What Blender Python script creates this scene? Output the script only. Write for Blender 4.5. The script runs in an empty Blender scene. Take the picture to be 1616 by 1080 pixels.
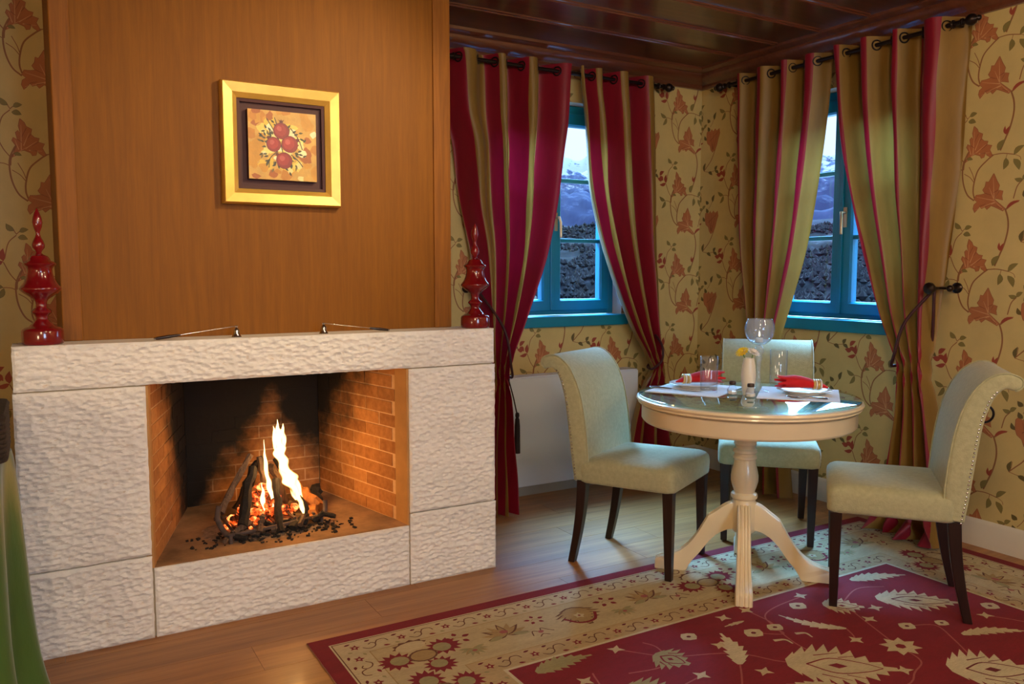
import bpy, bmesh, math, random
import numpy as np
from mathutils import Vector, Matrix, noise
from mathutils.geometry import delaunay_2d_cdt

random.seed(7)
PI = math.pi
S = bpy.context.scene
COL = S.collection


def lin(r, g, b):
    def f(c):
        c /= 255.0
        return c / 12.92 if c <= 0.04045 else ((c + 0.055) / 1.055) ** 2.4
    return (f(r), f(g), f(b), 1.0)


# ------------------------------------------------------------------ camera, world, lamps, exposure
cam = bpy.data.objects.new('camera', bpy.data.cameras.new('camera'))
COL.objects.link(cam)
cam.location = (0, 0, 1.3)
cam.rotation_euler = (math.radians(90 - 4.893), 0, math.radians(-30.188))
cam.data.sensor_width = 36.0
cam.data.lens = 28.63
cam.data.clip_start = 0.05
cam.data.clip_end = 2000
S.camera = cam

S.view_settings.view_transform = 'Standard'
S.view_settings.look = 'None'
S.view_settings.gamma = 1.0
S.view_settings.use_curve_mapping = False
S.view_settings.exposure = 0.13

W = bpy.data.worlds.new('dusk_sky')
S.world = W
W.use_nodes = True
wn = W.node_tree
wn.nodes.clear()
w_out = wn.nodes.new('ShaderNodeOutputWorld')
w_bg = wn.nodes.new('ShaderNodeBackground')
w_tc = wn.nodes.new('ShaderNodeTexCoord')
w_sep = wn.nodes.new('ShaderNodeSeparateXYZ')
w_rmp = wn.nodes.new('ShaderNodeValToRGB')
wn.links.new(w_tc.outputs['Generated'], w_sep.inputs[0])
wn.links.new(w_sep.outputs['Z'], w_rmp.inputs[0])
wn.links.new(w_rmp.outputs[0], w_bg.inputs[0])
wn.links.new(w_bg.outputs[0], w_out.inputs[0])
e = w_rmp.color_ramp.elements
e[0].position = 0.0
e[0].color = (0.50, 0.68, 1.0, 1)
e[1].position = 0.35
e[1].color = (0.66, 0.86, 1.0, 1)
w_bg.inputs[1].default_value = 1.7


def lamp(name, kind, loc, energy, color, rot=None, **kw):
    d = bpy.data.lights.new(name, kind)
    d.energy = energy
    d.color = color
    for k, v in kw.items():
        setattr(d, k, v)
    o = bpy.data.objects.new(name, d)
    COL.objects.link(o)
    o.location = loc
    if rot is not None:
        o.rotation_euler = rot
    return o


def aim(frm, to):
    return (Vector(to) - Vector(frm)).to_track_quat('-Z', 'Y').to_euler()


# dusk skylight that falls through the windows of both outer walls (broad, blue, no disc)
_d = Vector((-0.74, -0.55, -0.36))
lamp('dusk_skylight', 'SUN', (6, 8, 8), 20.0, (0.36, 0.70, 1.0), _d.to_track_quat('-Z', 'Y').to_euler(), angle=math.radians(95))
# warm room lamps: a ceiling lamp behind the camera, one over the seating, a low table lamp
lamp('overhead_warm_glow', 'POINT', (1.0, 0.4, 2.3), 60, (1.0, 0.73, 0.42), shadow_soft_size=0.16)
lamp('overhead_warm_glow', 'POINT', (-0.6, -1.2, 2.2), 66, (1.0, 0.77, 0.48), shadow_soft_size=0.2)
lamp('overhead_warm_glow', 'POINT', (2.7, -0.1, 2.25), 40, (1.0, 0.73, 0.40), shadow_soft_size=0.14)  # added warm wash for the side wall, no lamp known there
lamp('table_lamp_glow', 'POINT', (-0.75, 1.5, 1.15), 15, (1.0, 0.74, 0.45), shadow_soft_size=0.1)
_p = (1.75, 1.55, 2.5)
lamp('picture_spot', 'SPOT', _p, 105, (1.0, 0.76, 0.44), aim(_p, (0.95, 3.2, 1.75)), spot_size=math.radians(52), spot_blend=0.9, shadow_soft_size=0.03)
# cool fill through an unseen window added behind the camera
lamp('rear_cool_fill', 'AREA', (1.1, -2.95, 1.75), 112, (0.58, 0.78, 1.0), (PI / 2, 0, 0), shape='RECTANGLE', size=1.3, size_y=1.3)
# dusk skylight standing over the two corner windows, outside
for _q, _t in (((5.15, 3.35, 3.25), (2.75, 2.60, 0.60)), ((2.95, 5.45, 3.25), (2.65, 2.75, 0.55))):
    lamp('skylight', 'AREA', _q, 1500, (0.22, 0.54, 1.0), aim(_q, _t), shape='RECTANGLE', size=1.6, size_y=1.2)
# the fire itself
lamp('fire_glow', 'POINT', (0.87, 3.36, 0.50), 7.0, (1.0, 0.46, 0.12), shadow_soft_size=0.05)
lamp('ember_glow', 'POINT', (0.77, 3.36, 0.36), 1.6, (1.0, 0.20, 0.04), shadow_soft_size=0.04)

# ------------------------------------------------------------------ material helpers


def new_mat(name):
    m = bpy.data.materials.new(name)
    m.use_nodes = True
    nt = m.node_tree
    return m, nt, nt.nodes['Principled BSDF'], nt.nodes['Material Output']


def N(nt, t, **kw):
    n = nt.nodes.new(t)
    for k, v in kw.items():
        setattr(n, k, v)
    return n


def link(nt, a, b):
    nt.links.new(a, b)


def mth(nt, op, a, b=None, c=None):
    n = N(nt, 'ShaderNodeMath', operation=op)
    for i, v in enumerate((a, b, c)):
        if v is None:
            continue
        if isinstance(v, (int, float)):
            n.inputs[i].default_value = v
        else:
            link(nt, v, n.inputs[i])
    return n.outputs[0]


def coords(nt, kind='Object', scale=(1, 1, 1)):
    mp = N(nt, 'ShaderNodeMapping')
    mp.inputs['Scale'].default_value = scale
    if kind == 'Position':
        g = N(nt, 'ShaderNodeNewGeometry')
        link(nt, g.outputs['Position'], mp.inputs[0])
    else:
        t = N(nt, 'ShaderNodeTexCoord')
        link(nt, t.outputs[kind], mp.inputs[0])
    return mp.outputs[0]


def tex(nt, vec, scale=5, detail=4, rough=0.55, dist=0.0):
    n = N(nt, 'ShaderNodeTexNoise')
    link(nt, vec, n.inputs['Vector'])
    n.inputs['Scale'].default_value = scale
    n.inputs['Detail'].default_value = detail
    n.inputs['Roughness'].default_value = rough
    n.inputs['Distortion'].default_value = dist
    return n.outputs[0]


def ramp(nt, fac, stops):
    n = N(nt, 'ShaderNodeValToRGB')
    link(nt, fac, n.inputs[0])
    els = n.color_ramp.elements
    while len(els) < len(stops):
        els.new(0.5)
    for el, (p, c) in zip(els, stops):
        el.position = p
        el.color = c if len(c) == 4 else (*c, 1)
    return n.outputs[0]


def mixc(nt, fac, a, b, mode='MIX'):
    n = N(nt, 'ShaderNodeMix', data_type='RGBA', blend_type=mode)
    for sock, v in ((n.inputs[0], fac), (n.inputs[6], a), (n.inputs[7], b)):
        if isinstance(v, (int, float)):
            sock.default_value = v
        elif isinstance(v, tuple):
            sock.default_value = v if len(v) == 4 else (*v, 1)
        else:
            link(nt, v, sock)
    return n.outputs[2]


def bump(nt, bsdf, height, strength=0.3, dist=0.01):
    n = N(nt, 'ShaderNodeBump')
    n.inputs['Strength'].default_value = strength
    n.inputs['Distance'].default_value = dist
    link(nt, height, n.inputs['Height'])
    link(nt, n.outputs[0], bsdf.inputs['Normal'])


def sh(c, k):
    return (min(1, c[0] * k), min(1, c[1] * k), min(1, c[2] * k), 1)


def simple(name, c, rough=0.5, metal=0.0, var=0.12, scale=8, bmp=0.0, bscale=60, kind='Object', stretch=(1, 1, 1), coat=0.0, sheen=0.0, spec=None):
    """procedural material: base colour varied by noise, optional fine relief"""
    m, nt, b, _ = new_mat(name)
    v = coords(nt, kind, stretch)
    n = tex(nt, v, scale, 5)
    link(nt, ramp(nt, n, [(0.3, sh(c, 1 - var)), (0.7, sh(c, 1 + var))]), b.inputs['Base Color'])
    b.inputs['Roughness'].default_value = rough
    b.inputs['Metallic'].default_value = metal
    if coat:
        b.inputs['Coat Weight'].default_value = coat
        b.inputs['Coat Roughness'].default_value = 0.08
    if sheen:
        b.inputs['Sheen Weight'].default_value = sheen
        b.inputs['Sheen Roughness'].default_value = 0.4
    if spec is not None:
        b.inputs['Specular IOR Level'].default_value = spec
    if bmp:
        bump(nt, b, tex(nt, v, bscale, 4), bmp, 0.004)
    return m


def wood(name, c0, c1, rough=0.4, axis='Z', scale=1.0, coat=0.0, bmp=0.12, perobj=0.0, spec=None):
    """wood with grain running along one axis"""
    m, nt, b, _ = new_mat(name)
    st = {'X': (1.2, 26, 26), 'Y': (26, 1.2, 26), 'Z': (26, 26, 1.2)}[axis]
    st = tuple(s * scale for s in st)
    v = coords(nt, 'Object', st)
    if perobj:
        oi = N(nt, 'ShaderNodeObjectInfo')
        va = N(nt, 'ShaderNodeVectorMath', operation='ADD')
        cb = N(nt, 'ShaderNodeCombineXYZ')
        for i in range(3):
            link(nt, mth(nt, 'MULTIPLY', oi.outputs['Random'], 57.0 + 13 * i), cb.inputs[i])
        link(nt, v, va.inputs[0])
        link(nt, cb.outputs[0], va.inputs[1])
        v = va.outputs[0]
    n1 = tex(nt, v, 1.0, 6, 0.6, 0.6)
    n2 = tex(nt, v, 4.5, 3, 0.6)
    f = mth(nt, 'ADD', mth(nt, 'MULTIPLY', n1, 0.7), mth(nt, 'MULTIPLY', n2, 0.3))
    c = ramp(nt, f, [(0.33, c0), (0.66, c1)])
    if perobj:
        k = mth(nt, 'ADD', mth(nt, 'MULTIPLY', oi.outputs['Random'], perobj), 1 - perobj / 2)
        cc = N(nt, 'ShaderNodeCombineXYZ')
        for i in range(3):
            link(nt, k, cc.inputs[i])
        c = mixc(nt, 1.0, c, cc.outputs[0], 'MULTIPLY')
    link(nt, c, b.inputs['Base Color'])
    b.inputs['Roughness'].default_value = rough
    if coat:
        b.inputs['Coat Weight'].default_value = coat
        b.inputs['Coat Roughness'].default_value = 0.12
    if bmp:
        bump(nt, b, f, bmp, 0.002)
    if spec is not None:
        b.inputs['Specular IOR Level'].default_value = spec
    return m


def glass_mat(name, c=(1, 1, 1, 1), rough=0.0, ior=1.45):
    m, nt, b, _ = new_mat(name)
    v = coords(nt, 'Object')
    link(nt, ramp(nt, tex(nt, v, 30, 2), [(0, sh(c, 0.985)), (1, c)]), b.inputs['Base Color'])
    b.inputs['Transmission Weight'].default_value = 1.0
    b.inputs['Roughness'].default_value = rough
    b.inputs['IOR'].default_value = ior
    return m


def thin_glass(name, tint=(0.93, 0.97, 1.0, 1), refl=0.08, rim=0.0, haze=0.0):
    """window pane: passes light straight through with a faint reflection"""
    m, nt, b, o = new_mat(name)
    nt.nodes.remove(b)
    tr = N(nt, 'ShaderNodeBsdfTransparent')
    gl = N(nt, 'ShaderNodeBsdfGlossy')
    gl.inputs['Roughness'].default_value = 0.0
    v = coords(nt, 'Object')
    col = ramp(nt, tex(nt, v, 3, 2), [(0, sh(tint, 0.99)), (1, tint)])
    if rim:
        # a curved wall seen edge-on has more glass in the line of sight
        lw = N(nt, 'ShaderNodeLayerWeight')
        lw.inputs[0].default_value = 0.35
        col = mixc(nt, mth(nt, 'MULTIPLY', lw.outputs['Facing'], rim), col, (0.72, 0.80, 0.88, 1))
    link(nt, col, tr.inputs[0])
    fr = N(nt, 'ShaderNodeFresnel')
    fr.inputs[0].default_value = 1.45
    mx = N(nt, 'ShaderNodeMixShader')
    gb = N(nt, 'ShaderNodeNewGeometry')
    front = mth(nt, 'SUBTRACT', 1.0, gb.outputs['Backfacing'])
    link(nt, mth(nt, 'MINIMUM', mth(nt, 'MULTIPLY', mth(nt, 'MULTIPLY', fr.outputs[0], refl / 0.08), front), 0.75), mx.inputs[0])
    link(nt, tr.outputs[0], mx.inputs[1])
    link(nt, gl.outputs[0], mx.inputs[2])
    last = mx.outputs[0]
    if haze:
        # pale blue haze mixed into the glass colour, broken up by noise
        df = N(nt, 'ShaderNodeBsdfDiffuse')
        df.inputs[0].default_value = (0.75, 0.84, 0.95, 1)
        m2 = N(nt, 'ShaderNodeMixShader')
        link(nt, mth(nt, 'MULTIPLY', tex(nt, v, 25, 3), haze * 2), m2.inputs[0])
        link(nt, last, m2.inputs[1])
        link(nt, df.outputs[0], m2.inputs[2])
        last = m2.outputs[0]
    link(nt, last, o.inputs[0])
    return m


def print_mat(name, rough=0.7, mottle=0.12, mscale=3.0, bmp=0.1, bscale=150, stretch=(1, 1, 1), sheen=0.0, fine=0.0, fscale=120, fstretch=(1, 1, 1)):
    """printed or woven colour kept per face in the attribute 'print', mottled by noise"""
    m, nt, b, _ = new_mat(name)
    a = N(nt, 'ShaderNodeAttribute', attribute_name='print')
    v = coords(nt, 'Object', stretch)
    n = tex(nt, v, mscale, 6, 0.65)
    g = ramp(nt, n, [(0.25, (1 - mottle,) * 3), (0.75, (1 + 0 * mottle,) * 3)])
    c = mixc(nt, 1.0, a.outputs['Color'], g, 'MULTIPLY')
    if fine:
        v2 = coords(nt, 'Object', fstretch)
        c = mixc(nt, 1.0, c, ramp(nt, tex(nt, v2, fscale, 3), [(0.3, (1 - fine,) * 3), (0.7, (1, 1, 1))]), 'MULTIPLY')
    link(nt, c, b.inputs['Base Color'])
    b.inputs['Roughness'].default_value = rough
    if sheen:
        b.inputs['Sheen Weight'].default_value = sheen
    if bmp:
        bump(nt, b, tex(nt, v, bscale, 3), bmp, 0.002)
    return m


# ------------------------------------------------------------------ mesh helpers
class MB:
    def __init__(self):
        self.v, self.f, self.m = [], [], []

    def add(self, verts, faces, mi=0):
        o = len(self.v)
        self.v += [tuple(p) for p in verts]
        self.f += [tuple(i + o for i in f) for f in faces]
        self.m += [mi] * len(faces)
        return self

    def box(self, x0, x1, y0, y1, z0, z1, mi=0):
        v = [(x, y, z) for z in (z0, z1) for y in (y0, y1) for x in (x0, x1)]
        return self.add(v, [(0, 2, 3, 1), (4, 5, 7, 6), (0, 1, 5, 4), (2, 6, 7, 3), (0, 4, 6, 2), (1, 3, 7, 5)], mi)

    def loft(self, rings, cap0=True, cap1=True, closed=True, mi=0):
        n = len(rings[0])
        vs = [p for r in rings for p in r]
        fs = []
        for i in range(len(rings) - 1):
            for j in range(n if closed else n - 1):
                k = (j + 1) % n
                fs.append((i * n + j, i * n + k, (i + 1) * n + k, (i + 1) * n + j))
        if cap0:
            fs.append(tuple(reversed(range(n))))
        if cap1:
            b = (len(rings) - 1) * n
            fs.append(tuple(b + j for j in range(n)))
        return self.add(vs, fs, mi)

    def lathe(self, prof, seg=24, c=(0, 0, 0), cap0=True, cap1=True, mi=0):
        rings = [[(c[0] + r * math.cos(2 * PI * j / seg), c[1] + r * math.sin(2 * PI * j / seg), c[2] + z) for j in range(seg)] for r, z in prof]
        return self.loft(rings, cap0, cap1, True, mi)

    def tube(self, pts, r, seg=8, cap=True, closed=False, mi=0, squash=None):
        pts = [Vector(p) for p in pts]
        n = len(pts)
        rs = r if isinstance(r, (list, tuple)) else [r] * n
        rings = []
        up = Vector((0, 0, 1))
        prev = None
        for i, p in enumerate(pts):
            a = pts[(i - 1) % n] if (closed or i > 0) else p
            b = pts[(i + 1) % n] if (closed or i < n - 1) else p
            t = (b - a).normalized()
            if prev is None:
                x = t.cross(up)
                if x.length < 1e-3:
                    x = t.cross(Vector((1, 0, 0)))
            else:
                x = prev - t * prev.dot(t)
            x.normalize()
            prev = x
            y = t.cross(x)
            sx, sy = squash or (1, 1)
            rings.append([p + (x * math.cos(2 * PI * j / seg) * sx + y * math.sin(2 * PI * j / seg) * sy) * rs[i] for j in range(seg)])
        if closed:
            rings.append(rings[0])
            return self.loft(rings, False, False, True, mi)
        return self.loft(rings, cap, cap, True, mi)

    def torus(self, c, R, r, axis='Z', seg=24, rs=8, mi=0):
        pts = []
        for j in range(seg):
            a = 2 * PI * j / seg
            u, w = R * math.cos(a), R * math.sin(a)
            d = {'Z': (u, w, 0), 'X': (0, u, w), 'Y': (u, 0, w)}[axis]
            pts.append((c[0] + d[0], c[1] + d[1], c[2] + d[2]))
        return self.tube(pts, r, rs, False, True, mi)

    def sphere(self, c, r, seg=16, rings=10, mi=0, sc=(1, 1, 1)):
        rr = []
        for i in range(rings + 1):
            t = PI * i / rings
            q = max(1e-5, math.sin(t)) * r
            rr.append([(c[0] + q * math.cos(2 * PI * j / seg) * sc[0], c[1] + q * math.sin(2 * PI * j / seg) * sc[1], c[2] - r * math.cos(t) * sc[2]) for j in range(seg)])
        return self.loft(rr, True, True, True, mi)

    def xf(self, mat, start=0):
        for i in range(start, len(self.v)):
            self.v[i] = tuple(mat @ Vector(self.v[i]))
        return self

    def mesh(self, name, mats, smooth=40):
        me = bpy.data.meshes.new(name)
        me.from_pydata(self.v, [], self.f)
        for mm in (mats if isinstance(mats, (list, tuple)) else [mats]):
            me.materials.append(mm)
        if len(me.materials) > 1:
            me.polygons.foreach_set('material_index', self.m)
        bm = bmesh.new()
        bm.from_mesh(me)
        bmesh.ops.recalc_face_normals(bm, faces=bm.faces)
        bm.to_mesh(me)
        bm.free()
        if smooth:
            me.polygons.foreach_set('use_smooth', [True] * len(me.polygons))
            if smooth < 180:
                me.set_sharp_from_angle(angle=math.radians(smooth))
        me.update()
        return me

    def build(self, name, mats, parent=None, smooth=40, bevel=0, bseg=2, loc=None, rot=None):
        return put(name, self.mesh(name, mats, smooth), parent, bevel, bseg, loc, rot)


def put(name, me, parent=None, bevel=0, bseg=2, loc=None, rot=None):
    o = bpy.data.objects.new(name, me)
    COL.objects.link(o)
    if parent is not None:
        o.parent = parent
    if loc is not None:
        o.location = loc
    if rot is not None:
        o.rotation_euler = rot
    if bevel:
        md = o.modifiers.new('bevel', 'BEVEL')
        md.width = bevel
        md.segments = bseg
        md.limit_method = 'ANGLE'
        md.angle_limit = math.radians(40)
    return o


def tag(o, label, cat, group=None):
    o['label'] = label
    o['category'] = cat
    if group:
        o['group'] = group
    return o


def thing(name, label, cat, loc=(0, 0, 0), rz=0.0, group=None):
    o = bpy.data.objects.new(name, None)
    COL.objects.link(o)
    o.location = loc
    o.rotation_euler = (0, 0, rz)
    return tag(o, label, cat, group)


def struct(name, loc=(0, 0, 0), rz=0.0):
    o = bpy.data.objects.new(name, None)
    COL.objects.link(o)
    o.location = loc
    o.rotation_euler = (0, 0, rz)
    o['kind'] = 'structure'
    return o


def is_struct(o):
    o['kind'] = 'structure'
    return o


def stuff(o):
    o['kind'] = 'stuff'
    return o


def dup(root, loc, rz, label=None, group=None):
    r = root.copy()
    COL.objects.link(r)
    r.location = loc
    r.rotation_euler = (0, 0, rz)
    if label:
        r['label'] = label
    if group:
        r['group'] = group
    for ch in list(root.children):
        c = ch.copy()
        COL.objects.link(c)
        c.parent = r
        for g in list(ch.children):
            d = g.copy()
            COL.objects.link(d)
            d.parent = c
    return r


def crom(pts, n=6):
    """Catmull-Rom through points of any dimension"""
    P = [np.array(p, float) for p in pts]
    P = [2 * P[0] - P[1]] + P + [2 * P[-1] - P[-2]]
    out = []
    for i in range(1, len(P) - 2):
        for k in range(n):
            t = k / n
            out.append(0.5 * (2 * P[i] + (P[i + 1] - P[i - 1]) * t + (2 * P[i - 1] - 5 * P[i] + 4 * P[i + 1] - P[i + 2]) * t * t + (-P[i - 1] + 3 * P[i] - 3 * P[i + 1] + P[i + 2]) * t ** 3))
    out.append(P[-2])
    return out


def stroke(pts, w0, w1=None, n=5, smooth=True):
    """polyline -> thin polygon"""
    w1 = w0 if w1 is None else w1
    P = crom(pts, n) if smooth and len(pts) > 2 else [np.array(p, float) for p in pts]
    L, R = [], []
    for i, p in enumerate(P):
        a, b = P[max(0, i - 1)], P[min(len(P) - 1, i + 1)]
        t = b - a
        t = t / (np.linalg.norm(t) + 1e-9)
        nrm = np.array((-t[1], t[0]))
        w = (w0 + (w1 - w0) * i / max(1, len(P) - 1)) / 2
        L.append(tuple(p + nrm * w))
        R.append(tuple(p - nrm * w))
    return L + R[::-1]


def leaf(p0, p1, w, bend=0.0, n=5):
    """simple pointed leaf from stalk to tip"""
    p0, p1 = np.array(p0, float), np.array(p1, float)
    d = p1 - p0
    nn = np.array((-d[1], d[0]))
    L = np.linalg.norm(d)
    nn = nn / L
    A, B = [], []
    for i in range(n + 1):
        t = i / n
        c = p0 + d * t + nn * bend * L * math.sin(PI * t)
        h = w / 2 * math.sin(PI * t ** 0.8) if 0 < i < n else 0
        A.append(tuple(c + nn * h))
        if 0 < i < n:
            B.append(tuple(c - nn * h))
    return A + B[::-1]


def winding(poly, pts):
    """which points lie inside a polygon (nonzero winding number)"""
    out = np.zeros(len(pts), bool)
    lo, hi = poly.min(0), poly.max(0)
    idx = np.nonzero((pts[:, 0] > lo[0]) & (pts[:, 0] < hi[0]) & (pts[:, 1] > lo[1]) & (pts[:, 1] < hi[1]))[0]
    if not len(idx):
        return out
    p = pts[idx]
    a, b = poly, np.roll(poly, -1, 0)
    ay, by, y = a[None, :, 1], b[None, :, 1], p[:, 1:2]
    cr = (b[None, :, 0] - a[None, :, 0]) * (y - ay) - (p[:, 0:1] - a[None, :, 0]) * (by - ay)
    wn_ = ((ay <= y) & (by > y) & (cr > 0)).sum(1) - ((ay > y) & (by <= y) & (cr < 0)).sum(1)
    out[idx] = wn_ != 0
    return out


def printed(name, region, base, polys, mat, parent=None, holes=(), to3d=None, loc=None, rot=None, cell=0.27):
    """ONE flat surface whose colours follow the polygons (later ones over earlier ones); region and holes are rectangles.
    Triangulated cell by cell, so that the work stays small."""
    (x0, y0), (x1, y1) = region[0], region[2]
    bb = []
    for p, c in polys:
        xs, ys = [v[0] for v in p], [v[1] for v in p]
        bb.append((min(xs), max(xs), min(ys), max(ys)))
    bb = np.array(bb) if bb else np.zeros((0, 4))
    V, F, C = [], [], []
    if not len(bb) and not holes:
        cell = 99
    nx, ny = max(1, int(math.ceil((x1 - x0) / cell))), max(1, int(math.ceil((y1 - y0) / cell)))
    for i in range(nx):
        for j in range(ny):
            cx0, cx1 = x0 + (x1 - x0) * i / nx, x0 + (x1 - x0) * (i + 1) / nx
            cy0, cy1 = y0 + (y1 - y0) * j / ny, y0 + (y1 - y0) * (j + 1) / ny
            hs = [h for h in holes if h[0][0] < cx1 and h[2][0] > cx0 and h[0][1] < cy1 and h[2][1] > cy0]
            if any(h[0][0] <= cx0 and h[2][0] >= cx1 and h[0][1] <= cy0 and h[2][1] >= cy1 for h in hs):
                continue
            sel = [k for k in range(len(bb)) if bb[k, 0] < cx1 and bb[k, 1] > cx0 and bb[k, 2] < cy1 and bb[k, 3] > cy0] if len(bb) else []
            o = len(V)
            if not sel and not hs:
                V += rect(cx0, cx1, cy0, cy1)
                F.append((o, o + 1, o + 2, o + 3))
                C.append(base)
                continue
            verts, faces, cols = [], [], []

            def put_poly(p):
                a = len(verts)
                verts.extend(Vector((float(x), float(y))) for x, y in p)
                faces.append(list(range(a, len(verts))))
            put_poly(rect(cx0, cx1, cy0, cy1))
            cols.append(base)
            for h in hs:
                put_poly(h)
                cols.append(None)
            for k in sel:
                put_poly(polys[k][0])
                cols.append(polys[k][1])
            vo, _e, fo, _ov, _oe, _of = delaunay_2d_cdt(verts, [], faces, 0, 1e-6, False)
            nh = len(hs)
            va = np.array([(p[0], p[1]) for p in vo])
            cen = np.array([va[list(f)].mean(0) for f in fo])
            top = np.zeros(len(fo), int)
            for k in range(1, len(faces)):
                top[winding(np.array([verts[a][:2] for a in faces[k]]), cen)] = k
                if k == nh:
                    dead = top > 0
            if not nh:
                dead = np.zeros(len(fo), bool)
            ok = ~dead & (cen[:, 0] > cx0) & (cen[:, 0] < cx1) & (cen[:, 1] > cy0) & (cen[:, 1] < cy1)
            V += [tuple(p) for p in va]
            for f, k, g in zip(fo, top, ok):
                if g:
                    F.append(tuple(v + o for v in f))
                    C.append(cols[k])
    to3d = to3d or (lambda x, y: (x, 0.0, y))
    me = bpy.data.meshes.new(name)
    me.from_pydata([to3d(p[0], p[1]) for p in V], [], F)
    at = me.color_attributes.new('print', 'FLOAT_COLOR', 'CORNER')
    arr = np.repeat(np.array(C, dtype=np.float32), [len(f) for f in F], axis=0)
    at.data.foreach_set('color', arr.ravel())
    me.materials.append(mat)
    bm = bmesh.new()
    bm.from_mesh(me)
    used = [v for v in bm.verts if not v.link_faces]
    bmesh.ops.delete(bm, geom=used, context='VERTS')
    bmesh.ops.remove_doubles(bm, verts=bm.verts, dist=1e-6)
    bm.to_mesh(me)
    bm.free()
    me.update()
    return put(name, me, parent, loc=loc, rot=rot)


def rect(x0, x1, y0, y1):
    return [(x0, y0), (x1, y0), (x1, y1), (x0, y1)]


# ------------------------------------------------------------------ materials
M = {}
M['paper'] = print_mat('wallpaper', 0.6, 0.22, 4.0, 0.05, 200)
M['rug'] = print_mat('rug_wool', 0.95, 0.22, 3.0, 0.5, 260, (1, 6, 1), fine=0.28, fscale=60, fstretch=(1, 9, 1))
M['art'] = print_mat('oil_paint', 0.45, 0.35, 14.0, 0.5, 60)
M['panel'] = wood('veneer_panel', lin(116, 68, 5), lin(134, 82, 9), 0.55, 'Z', 2.2, bmp=0.08, spec=0.2)
M['stile'] = wood('oak_stile', lin(116, 66, 10), lin(148, 90, 20), 0.55, 'Z', 1.6, spec=0.25)
M['ceil'] = wood('ceiling_wood', lin(72, 42, 27), lin(104, 64, 43), 0.28, 'X', 0.7, coat=0.5, bmp=0.1, perobj=0.25)
M['cornice'] = wood('cornice_wood', lin(80, 40, 26), lin(112, 62, 40), 0.28, 'X', 0.7, coat=0.5, bmp=0.06)
M['floor'] = wood('oak_floor', lin(136, 84, 36), lin(180, 122, 62), 0.42, 'X', 0.8, coat=0.15, bmp=0.06, perobj=0.22)
M['legwood'] = wood('dark_leg_wood', lin(26, 10, 10), lin(44, 20, 16), 0.35, 'Z', 2)
M['logs'] = wood('log_bark', lin(54, 40, 32), lin(120, 96, 78), 0.85, 'Z', 3, bmp=0.9)
M['char'] = wood('charred_wood', lin(12, 10, 10), lin(44, 36, 32), 0.9, 'Z', 3, bmp=0.9)
M['split'] = wood('split_wood', lin(132, 78, 34), lin(178, 116, 56), 0.8, 'Z', 3, bmp=0.6)
M['stone'] = simple('chiselled_limestone', lin(236, 231, 226), 0.85, 0, 0.06, 5, 0.7, 60, stretch=(1, 1, 2.2))
_nt = M['stone'].node_tree
_b = _nt.nodes['Principled BSDF']
_v = coords(_nt, 'Object', (1, 1, 1.6))
_src = _b.inputs['Base Color'].links[0].from_socket
_fl = ramp(_nt, tex(_nt, _v, 34, 4, 0.7), [(0.60, (0, 0, 0)), (0.70, (1, 1, 1))])
link(_nt, mixc(_nt, mth(_nt, 'MULTIPLY', _fl, 0.45), _src, lin(206, 172, 124)), _b.inputs['Base Color'])
M['joint'] = simple('stone_joint', lin(176, 160, 134), 0.9, 0, 0.1, 20)
M['plaster'] = simple('firebox_plaster', lin(184, 138, 84), 0.9, 0, 0.12, 10, 0.3, 80)
M['hearth'] = simple('ashy_hearth', lin(146, 114, 82), 0.95, 0, 0.38, 9, 0.4, 70)
M['white_trim'] = simple('white_skirting', lin(214, 204, 186), 0.45, 0, 0.03, 4)
M['teal'] = simple('teal_window_paint', lin(8, 120, 150), 0.35, 0, 0.06, 6)
M['radiator'] = simple('radiator_enamel', lin(214, 216, 226), 0.35, 0, 0.02, 3)
M['plinth'] = simple('grey_plinth', lin(150, 140, 130), 0.6, 0, 0.05, 6)
M['iron'] = simple('dark_iron', lin(34, 28, 30), 0.35, 0.8, 0.2, 20)
M['bronze'] = simple('dark_bronze', lin(48, 36, 32), 0.28, 0.7, 0.2, 20)
M['chrome'] = simple('chrome', lin(200, 200, 205), 0.12, 1.0, 0.03, 20)
M['steel'] = simple('steel', lin(190, 188, 186), 0.2, 1.0, 0.03, 20)
M['brass'] = simple('brass_handle', lin(196, 176, 140), 0.3, 0.8, 0.05, 20)
M['rust'] = simple('ashy_iron', lin(92, 78, 74), 0.8, 0.4, 0.35, 30, 0.5, 60)
M['chair'] = simple('sage_chenille', lin(172, 168, 130), 0.9, 0, 0.10, 60, 0.5, 260, sheen=0.25)
M['lacquer'] = simple('red_lacquer', lin(116, 12, 20), 0.16, 0, 0.05, 6, coat=0.6)
M['cream'] = simple('cream_lacquer', lin(232, 214, 178), 0.3, 0, 0.04, 5, coat=0.3)
M['gold'] = simple('gold_leaf', lin(222, 176, 84), 0.38, 0.4, 0.10, 14, 0.12, 40)
M['liner'] = simple('dark_red_liner', lin(66, 12, 4), 0.6, 0, 0.1, 10)
M['linen'] = simple('white_linen', lin(236, 232, 226), 0.85, 0, 0.03, 30, 0.3, 400)
M['china'] = simple('white_china', lin(238, 232, 222), 0.15, 0, 0.02, 5, coat=0.4)
M['napkin'] = simple('red_napkin', lin(206, 14, 22), 0.8, 0, 0.10, 20, 0.3, 300, sheen=0.3)
M['ring'] = simple('gold_ring', lin(222, 186, 116), 0.3, 0.5, 0.1, 30)
M['frost'] = simple('pale_vase', lin(226, 216, 200), 0.3, 0, 0.03, 10)
M['yellow'] = simple('yellow_petal', lin(246, 214, 10), 0.6, 0, 0.1, 40)
M['whitep'] = simple('white_petal', lin(244, 238, 230), 0.6, 0, 0.05, 40)
M['green'] = simple('flower_stem', lin(96, 128, 40), 0.6, 0, 0.1, 40)
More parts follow.
